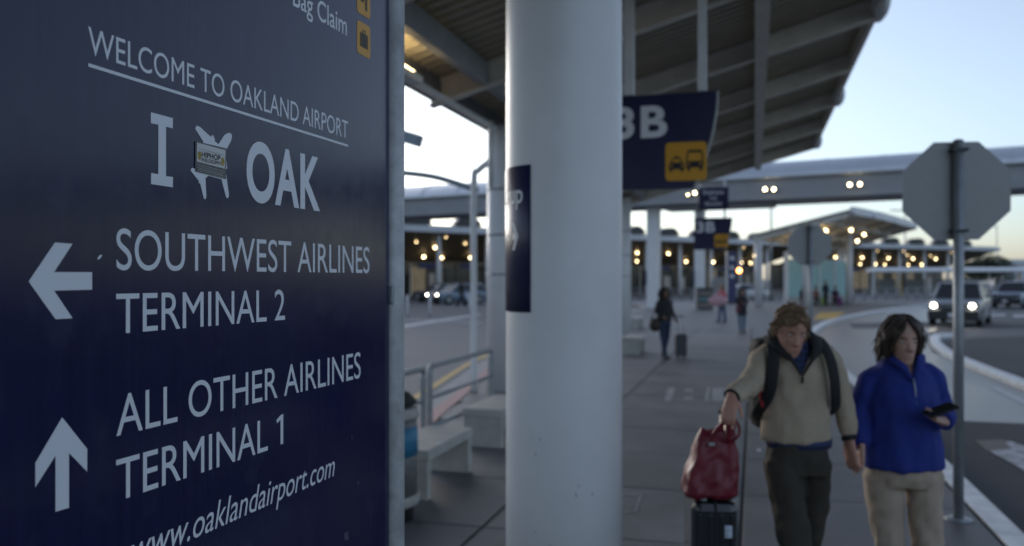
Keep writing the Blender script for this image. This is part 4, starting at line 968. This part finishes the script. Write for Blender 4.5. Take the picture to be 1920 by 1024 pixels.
HAIRW = mat('hair_dark_brown', (.035, .021, .013), .45, var=.5, vscale=30); face_parts(wom, HW, .94, HAIRW)
clump_hair(wom, HW, .955, HAIRW, rnd, 700, .13, 0, 'bob')
BLUE = mat('royal_blue_fleece', (.012, .028, .21), .85, var=.1, vscale=14, bump=.3, bscale=220)
mb = MB(); torso(mb, [(.878, .012, 0, .196, .145), (.9, .012, 0, .203, .152), (1.0, .008, 0, .196, .15), (1.12, 0, 0, .185, .145), (1.24, 0, -.006, .176, .142), (1.31, 0, 0, .162, .122), (1.35, 0, .008, .152, .1), (1.392, -.004, .008, .108, .08), (1.425, -.008, .004, .066, .064)])
for pts, rad in (([(-.1, .01, 1.345), (-.158, .01, 1.305), (-.208, .03, 1.17), (-.232, -.03, 1.07), (-.24, -.085, 1.0)], [.045, .062, .06, .052, .044]),
                 ([(.1, .01, 1.355), (.158, .01, 1.315), (.21, .03, 1.18), (.175, -.08, 1.145), (.122, -.175, 1.135)], [.045, .062, .06, .055, .045])):
    P, r = lerp3(pts, rad); mb.tube(P, r, 16)
me = remesh(mb, .009, 5, folds(.013, 9, 5, 11.0)); VW = 1.33
skinv = split_faces(me, lambda c, n: n.y < -.02 and c.y < 0 and c.z > VW and abs(c.x) < (c.z-VW)*.5)
pw = link('pullover', me, BLUE, wom)
for v in skinv.vertices: v.co.y += .006
link('neckline', skinv, SKIN2, wom)
for s in (-1, 1):
    MB().tube([(s*.004, -.128, 1.325), (s*.03, -.12, 1.375), (s*.055, -.095, 1.415), (s*.078, -.04, 1.445), (s*.07, .03, 1.465), (s*.025, .075, 1.47)], [(.005, .006), (.007, .014), (.009, .026), (.01, .03), (.01, .026), (.01, .022)], 10, side=(0, -1, 0)).build('collar', BLUE, pw)
MB().tube([(0, -.131, 1.335), (.004, -.142, 1.28), (.006, -.149, 1.215)], .0035, 6).build('zip', mat('zip_metal', (.4, .42, .45), .4, metal=.6), pw)
TAN = mat('tan_trousers', (.38, .3, .235), .85, var=.1, vscale=9, bump=.25, bscale=160)
trousers(wom, [(.79, .015, 0, .17, .12), (.84, .013, 0, .185, .138), (.9, .012, 0, .178, .132)],
         [([(-.09, 0, .84), (-.083, 0, .7), (-.072, -.02, .47), (-.07, .05, .28), (-.07, .1, .06)], [.095, (.084, .09), .072, .074, .078]), ([(.105, 0, .84), (.108, -.03, .7), (.105, -.08, .47), (.1, -.11, .28), (.09, -.14, .06)], [.095, (.084, .09), .074, .074, .078])], TAN, .01, .016, 8.0)
SH2 = mat('shoe_tan', (.2, .17, .14), .6); shoe(wom, (-.07, .13, 0), (-.08, -.1, 0), SH2); shoe(wom, (.09, -.12, 0), (.1, -.35, 0), SH2)
ph = thing('phone', 'dark smartphone held in the hand of the woman in blue', 'phone', (q2.x, q2.y, 0), TH)
PM = Matrix.Translation((.062, -.27, 1.205)) @ Matrix.Rotation(R(10), 4, 'Z') @ Matrix.Rotation(R(-17), 4, 'Y') @ Matrix.Rotation(R(12), 4, 'X')
MB().bbox((0, 0, 0), (.155, .075, .009), .003, PM).build('case', BLK, ph); MB().box((0, 0, .0052), (.14, .066, .0008), PM).build('screen', GLASSD, ph)

# ---- suitcase and red bag
q3 = onx(1342, 4.12); SC = thing('suitcase', 'black hard-shell suitcase under the red tote bag', 'suitcase', (q3.x, q3.y, 0), TH-R(6))
SHELL = mat('glossy_black_shell', (.014, .016, .02), .22, coat=.4); zt_ = .775
MB().bbox((0, .22, .41), (.225, .44, .7), .045).build('shell', SHELL, SC)
for x in (-.075, -.025, .03, .08):
    MB().bbox((x, -.001, .41), (.018, .012, .58), .004).build('rib', SHELL, SC)
MB().bbox((.0, .22, .41), (.012, .446, .706), .004).build('zip_seam', BLK, SC)
for x in (-.09, .09):
    for y in (.05, .39):
        w_ = MB().cyl((x-.012, y, .028), (x+.012, y, .028), .028, n=14).build('wheel', RUBBER, SC)
        MB().box((x, y, .055), (.03, .04, .03)).build('wheel_bracket', DARKST, SC)
for x in (-.055, .09): MB().bbox((x, .035, .768), (.03, .05, .018), .005).build('corner_guard', GALV, SC)
MB().tube(smooth_path([(.03, .06, .76), (.03, .1, .8), (.03, .2, .8), (.03, .24, .76)], 3), .011, 8).build('carry_handle', BLK, SC)
HANDL = mat('handle_metal', (.42, .36, .27), .4, metal=.6)
for y in (.05, .2): MB().tube([(.075, y, .74), (.058, y, 1.155)], .011, 10).build('pull_rod', HANDL, SC)
MB().tube(smooth_path([(.058, .03, 1.16), (.056, .05, 1.185), (.056, .2, 1.185), (.058, .22, 1.16)], 3), .016, 10).build('grip', BLK, SC)
MB().bbox((.06, -.006, .62), (.035, .006, .06), .002).build('luggage_sticker', mat('pale_sticker', (.45, .5, .6), .5, var=.5, vscale=60), SC)
RED = mat('red_nylon', (.15, .008, .02), .45, var=.15, vscale=10, bump=.2, bscale=90)
bag = thing('tote_bag', 'dark red nylon tote bag standing on the black suitcase', 'bag', (q3.x, q3.y, .775), TH-R(6))
prof = [(.0, -.02, .1, .215, .11), (.02, -.022, .1, .255, .125), (.1, -.012, .1, .245, .12), (.2, .004, .1, .215, .105), (.27, .012, .1, .19, .085), (.315, .018, .1, .175, .06)]
def sq(z, cx, cy, w, d, n=32):
    out = []
    for k in range(n):
        a = 2*math.pi*k/n; c, s = math.cos(a), math.sin(a); e = .34
        out.append((cx+w/2*math.copysign(abs(c)**e, c), cy+d*math.copysign(abs(s)**e, s), z+(.03*math.sin(a*2+.6)+.018*math.cos(3*a) if z > .3 else 0)))
    return out
mb = MB().loft([sq(*p) for p in prof], True, True); link('bag_body', remesh(mb, .007, 2, folds(.014, 13, 8, 2.0)), RED, bag)
MB().tube(smooth_path([(-.03, .02, .28), (.01, .0, .345), (.045, -.03, .395), (.056, .03, .425), (.056, .06, .37), (.06, .05, .29)], 4), .011, 8, flat=.4).build('strap', RED, bag)
MB().tube(smooth_path([(.06, .0, .28), (.06, -.02, .36), (.06, -.03, .42), (.085, .0, .4), (.112, .0, .35), (.105, .0, .31), (.085, .01, .29)], 4), .012, 8, flat=.45).build('strap', RED, bag)
MB().bbox((-.02, -.012, .27), (.03, .008, .016), .002).build('clasp', GALV, bag)

# ---- pedestrians farther off
def walker(label, px, d, h, coat, legs, hairm, skin, face=0.0, stride=.16, coat_len=.52, arms=None, hair='bob', extra=None, gait=1):
    p = onx(px, d); s = h/1.68; t = thing('person', label, 'person', (p.x, p.y, 0), TH+face)
    Mh = rot_head((0, -.02*s, 1.555*s), R(8)); arms = arms or {}
    aL = arms.get('L', [(-.13, 0, 1.36), (-.2, .02, 1.12), (-.22, -.05, .9)]); aR = arms.get('R', [(.13, 0, 1.36), (.2, .02, 1.12), (.22, -.05, .9)])
    S = lambda pts: [tuple(c*s for c in q_) for q_ in pts]
    legsJ = ([(-.09, 0, .88), (-.09, -stride*.5*gait, .48), (-.085, -stride*gait, .08)], [(.09, 0, .88), (.09, stride*.35*gait, .48), (.085, stride*1.2*gait, .1)])
    mb = MB(); head_mesh(mb, Mh, s, True); mb.tube(S([(0, 0, 1.5), (0, .01, 1.36)]), [.05*s, .06*s], 10)
    torso(mb, [(z*s, 0, 0, a*s, b*s) for z, a, b in ((.82, .13, .1), (1.1, .12, .09), (1.38, .11, .07))])
    for A in (aL, aR):
        mb.tube(S(A), [.04*s, .035*s, .024*s], 8); dv = Vector(A[2])-Vector(A[1]); hand(mb, Vector(A[2])*s, dv, (0, -1, .2) if abs(dv.z) > .1 else (0, 0, 1), 1, s, .5)
    for J in legsJ: mb.tube(S(J), [.06*s, .045*s, .03*s], 8)
    link('body', remesh(mb, .011, 2, face_disp(Mh, s)), skin, t)
    clump_hair(t, Mh, s*1.02, hairm, random.Random(int(px)), 420, .15 if hair == 'bob' else .24 if hair == 'long' else .05, 0, 'short' if hair == 'short' else 'bob')
    z0 = 1.40-coat_len
    mb = MB(); torso(mb, [(z*s, 0, 0, a*s, b*s) for z, a, b in ((z0, .19, .14), (z0+.05, .192, .145), (1.1, .175, .135), (1.28, .17, .125), (1.36, .15, .095), (1.42, .085, .07), (1.46, .07, .065))])
    for A in (aL, aR):
        P, r = lerp3(S(A), [.07*s, .058*s, .042*s]); mb.tube(P, r, 12)
    link('jacket', remesh(mb, .014, 4, folds(.011, 8, 6, px)), coat, t)
    lg = []
    for J in legsJ: lg.append((S(J), [.09*s, .068*s, .055*s]))
    trousers(t, [(z*s, 0, 0, a*s, b*s) for z, a, b in ((.8, .16, .12), (.9, .165, .125), (.98, .15, .11))], lg, legs, .014, .009, px)
    for J in legsJ:
        a = Vector(J[2])*s; shoe(t, (a.x, a.y+.03, max(0, a.z-.085)), (a.x, a.y-.19, 0), SHOE)
    return t
DEN = mat('denim', (.045, .075, .16), .85, var=.2, vscale=12); DEND = mat('dark_denim', (.02, .03, .065), .85, var=.2, vscale=12); DENL = mat('light_denim', (.1, .16, .22), .85, var=.2, vscale=12)
HB = mat('hair_black', (.012, .01, .009), .5, var=.4, vscale=20); COATD = mat('charcoal_coat', (.022, .022, .028), .85, var=.2, vscale=9); PINK = mat('coral_jacket', (.5, .1, .11), .8, var=.15, vscale=9)
walker('woman in black jacket and blue jeans walking with a small suitcase', 1246, 19.6, 1.64, mat('black_jacket', (.01, .01, .012), .75, var=.3, vscale=8), DEND, HB, SKIN3, R(20), .17, .5,
       {'R': [(.13, 0, 1.36), (.22, .06, 1.14), (.32, .05, .95)], 'L': [(-.13, 0, 1.36), (-.2, .02, 1.14), (-.13, -.16, 1.0)]}, hair='long')
p = onx(1228, 19.5); hb = thing('handbag', 'brown handbag hanging beside the woman in black jacket', 'bag', (p.x, p.y, .78), TH)
mb = MB(); mb.ell((0, 0, 0), (.14, .09, .16), 14, 10); mb.build('pouch', mat('brown_leather', (.03, .02, .016), .6), hb); MB().tube(smooth_path([(-.1, 0, .1), (.02, 0, .35), (.16, .03, .5)], 4), .012, 8).build('strap', MATS['brown_leather'], hb)
p = gp(1278, 672); sc2 = thing('suitcase', 'small dark grey cabin suitcase beside the woman in black jacket', 'suitcase', (p.x, p.y, 0), TH)
MB().bbox((0, .1, .31), (.26, .22, .5), .03).build('shell', mat('grey_shell', (.03, .034, .042), .4), sc2)
for x in (-.07, .07):
    MB().tube([(x, .1, .55), (x, .1, .97)], .009, 8).build('pull_rod', GALV, sc2); MB().cyl((x-.01, .03, .03), (x+.01, .03, .03), .03, n=10).build('wheel', RUBBER, sc2); MB().cyl((x-.01, .17, .03), (x+.01, .17, .03), .03, n=10).build('wheel', RUBBER, sc2)
MB().tube([(-.075, .1, .97), (.075, .1, .97)], .013, 8).build('grip', BLK, sc2)
walker('woman in long charcoal coat and pale jeans looking at her hands', 1391, 28.5, 1.5, COATD, DENL, HB, SKIN2, R(0), .05, .72,
       {'R': [(.13, 0, 1.36), (.2, .02, 1.14), (.06, -.2, 1.12)], 'L': [(-.13, 0, 1.36), (-.2, .02, 1.14), (-.06, -.2, 1.12)]}, hair='long')
p = onx(1384, 28.3); MB_ = MB(); rb = thing('handbag', 'dark red shoulder bag of the woman in charcoal coat', 'bag', (p.x, p.y, .72), TH)
MB().bbox((0, 0, .1), (.16, .1, .22), .04).build('pouch', mat('wine_leather', (.12, .02, .035), .6), rb); MB().tube([(0, 0, .2), (.1, .03, .6)], .01, 6).build('strap', MATS['wine_leather'], rb)
walker('woman in coral red jacket and blue jeans seen side-on', 1354, 35.5, 1.58, PINK, DEN, mat('hair_light', (.3, .2, .12), .6), SKIN2, R(-60), .1, .46,
       {'R': [(.13, 0, 1.36), (.2, .02, 1.14), (.12, -.18, 1.05)]}, hair='bob')
p = onx(1346, 35.2); pb = thing('shoulder_bag', 'large pale pink bag carried by the woman in coral', 'bag', (p.x, p.y, .78), TH)
mb = MB(); mb.ell((0, 0, .14), (.4, .16, .24), 16, 10); link('pouch', remesh(mb, .02, 3, folds(.03, 6, 6, 1)), mat('pale_pink_cloth', (.5, .3, .32), .8), pb)
MB().tube(smooth_path([(-.2, 0, .3), (.05, 0, .55), (.25, 0, .3)], 4), .02, 8).build('strap', MATS['pale_pink_cloth'], pb)
walker('person in dark clothes crossing the left road', 865, 56, 1.72, mat('dark_coat', (.012, .012, .014), .85), mat('dark_slacks', (.014, .014, .016), .85), HB, SKIN3, R(70), .3, .6, hair='short')
# waiting group by the wind screen
cols = [(.02, .022, .03), (.3, .16, .13), (.03, .03, .035), (.025, .03, .05), (.05, .02, .06)]
def sitter(label, px, d, ci, rot):
    p = onx(px, d); t = thing('person', label, 'person', (p.x, p.y, 0), TH+rot, 'people waiting by the glass wind screen'); Mh = rot_head((0, -.05, 1.2), R(12))
    mb = MB(); head_mesh(mb, Mh); mb.tube([(0, 0, 1.12), (0, .05, 1.0)], [.05, .06], 8); torso(mb, [(.46, 0, .05, .14, .1), (.8, 0, .05, .12, .09), (1.0, 0, .05, .1, .06)])
    for s in (-1, 1): hand(mb, (s*.12, -.3, .62), (0, -1, -.2), (0, 0, -1), s, 1, .4); mb.tube([(s*.1, 0, .5), (s*.11, -.42, .5), (s*.11, -.4, .08)], [.06, .05, .03], 8)
    link('body', remesh(mb, .013, 2), SKIN2, t)
    mb = MB(); torso(mb, [(.44, 0, .05, .19, .15), (.7, 0, .05, .18, .14), (.95, 0, .06, .17, .11), (1.06, 0, .05, .08, .07)])
    for s in (-1, 1): P, r = lerp3([(s*.13, .05, .97), (s*.21, -.02, .74), (s*.13, -.28, .63)], [.07, .06, .045]); mb.tube(P, r, 10)
    link('jacket', remesh(mb, .016, 3, folds(.012, 8, 6, px)), mat('wait_coat%d' % ci, cols[ci], .85), t)
    mb = MB()
    for s in (-1, 1): P, r = lerp3([(s*.09, .05, .5), (s*.11, -.42, .5), (s*.11, -.42, .1)], [.09, .075, .06]); mb.tube(P, r, 10)
    torso(mb, [(.42, 0, .05, .17, .14), (.55, 0, .05, .17, .14)]); link('trousers', remesh(mb, .016, 3), mat('wait_slacks', (.03, .03, .035), .85), t)
    clump_hair(t, Mh, 1.02, HB, random.Random(px), 260, .08, 0, 'short')
    for s in (-1, 1): shoe(t, (s*.11, -.38, 0), (s*.11, -.6, 0), SHOE)
bs = []
for k, px in enumerate((1505, 1530, 1566)):
    p = onx(px, 58.2); t = thing('waiting_seat', ('low dark seat under the leftmost waiting person', 'low dark seat under the middle waiting person', 'low dark seat under the rightmost waiting person')[k], 'seat', (p.x, p.y, 0), TH)
    MB().bbox((0, .12, .4), (.6, .5, .07), .02).build('seat', DARKST, t); MB().box((0, .12, .18), (.08, .3, .37)).build('leg', DARKST, t)
sitter('leftmost seated person in dark jacket by the wind screen', 1505, 58.2, 0, R(15)); sitter('seated person in reddish jacket by the wind screen', 1530, 58.2, 1, R(-10)); sitter('rightmost seated person in purple-black by the wind screen', 1566, 58.2, 4, R(-20))
walker('standing person in dark blue among the waiting group', 1548, 57.6, 1.7, mat('wait_navy', (.02, .025, .045), .85), mat('dark_slacks', (.014, .014, .016), .85), HB, SKIN2, R(10), .05, .5, hair='short')
for px, c, lb in ((1517, (.02, .02, .022), 'black bag on the ground before the waiting group'), (1574, (.12, .02, .12), 'purple bag right of the waiting group'), (1542, (.2, .32, .06), 'small yellow-green bag by the standing person')):
    p = onx(px, 57.0); w_ = .14 if px == 1542 else .34; t = thing('luggage', lb, 'bag', (p.x, p.y, 0), TH); MB().bbox((0, 0, .3), (w_, .25, .55), .06).build('case', mat('lug%d' % px, c, .6), t); MB().tube(smooth_path([(-w_*.3, 0, .56), (0, 0, .68), (w_*.3, 0, .56)], 4), .015, 6).build('handle', BLK, t)

for o_, k_ in ((man, 1.025), (bpk, 1.025), (wom, 1.015), (ph, 1.015)): o_.scale = (1, 1, k_)
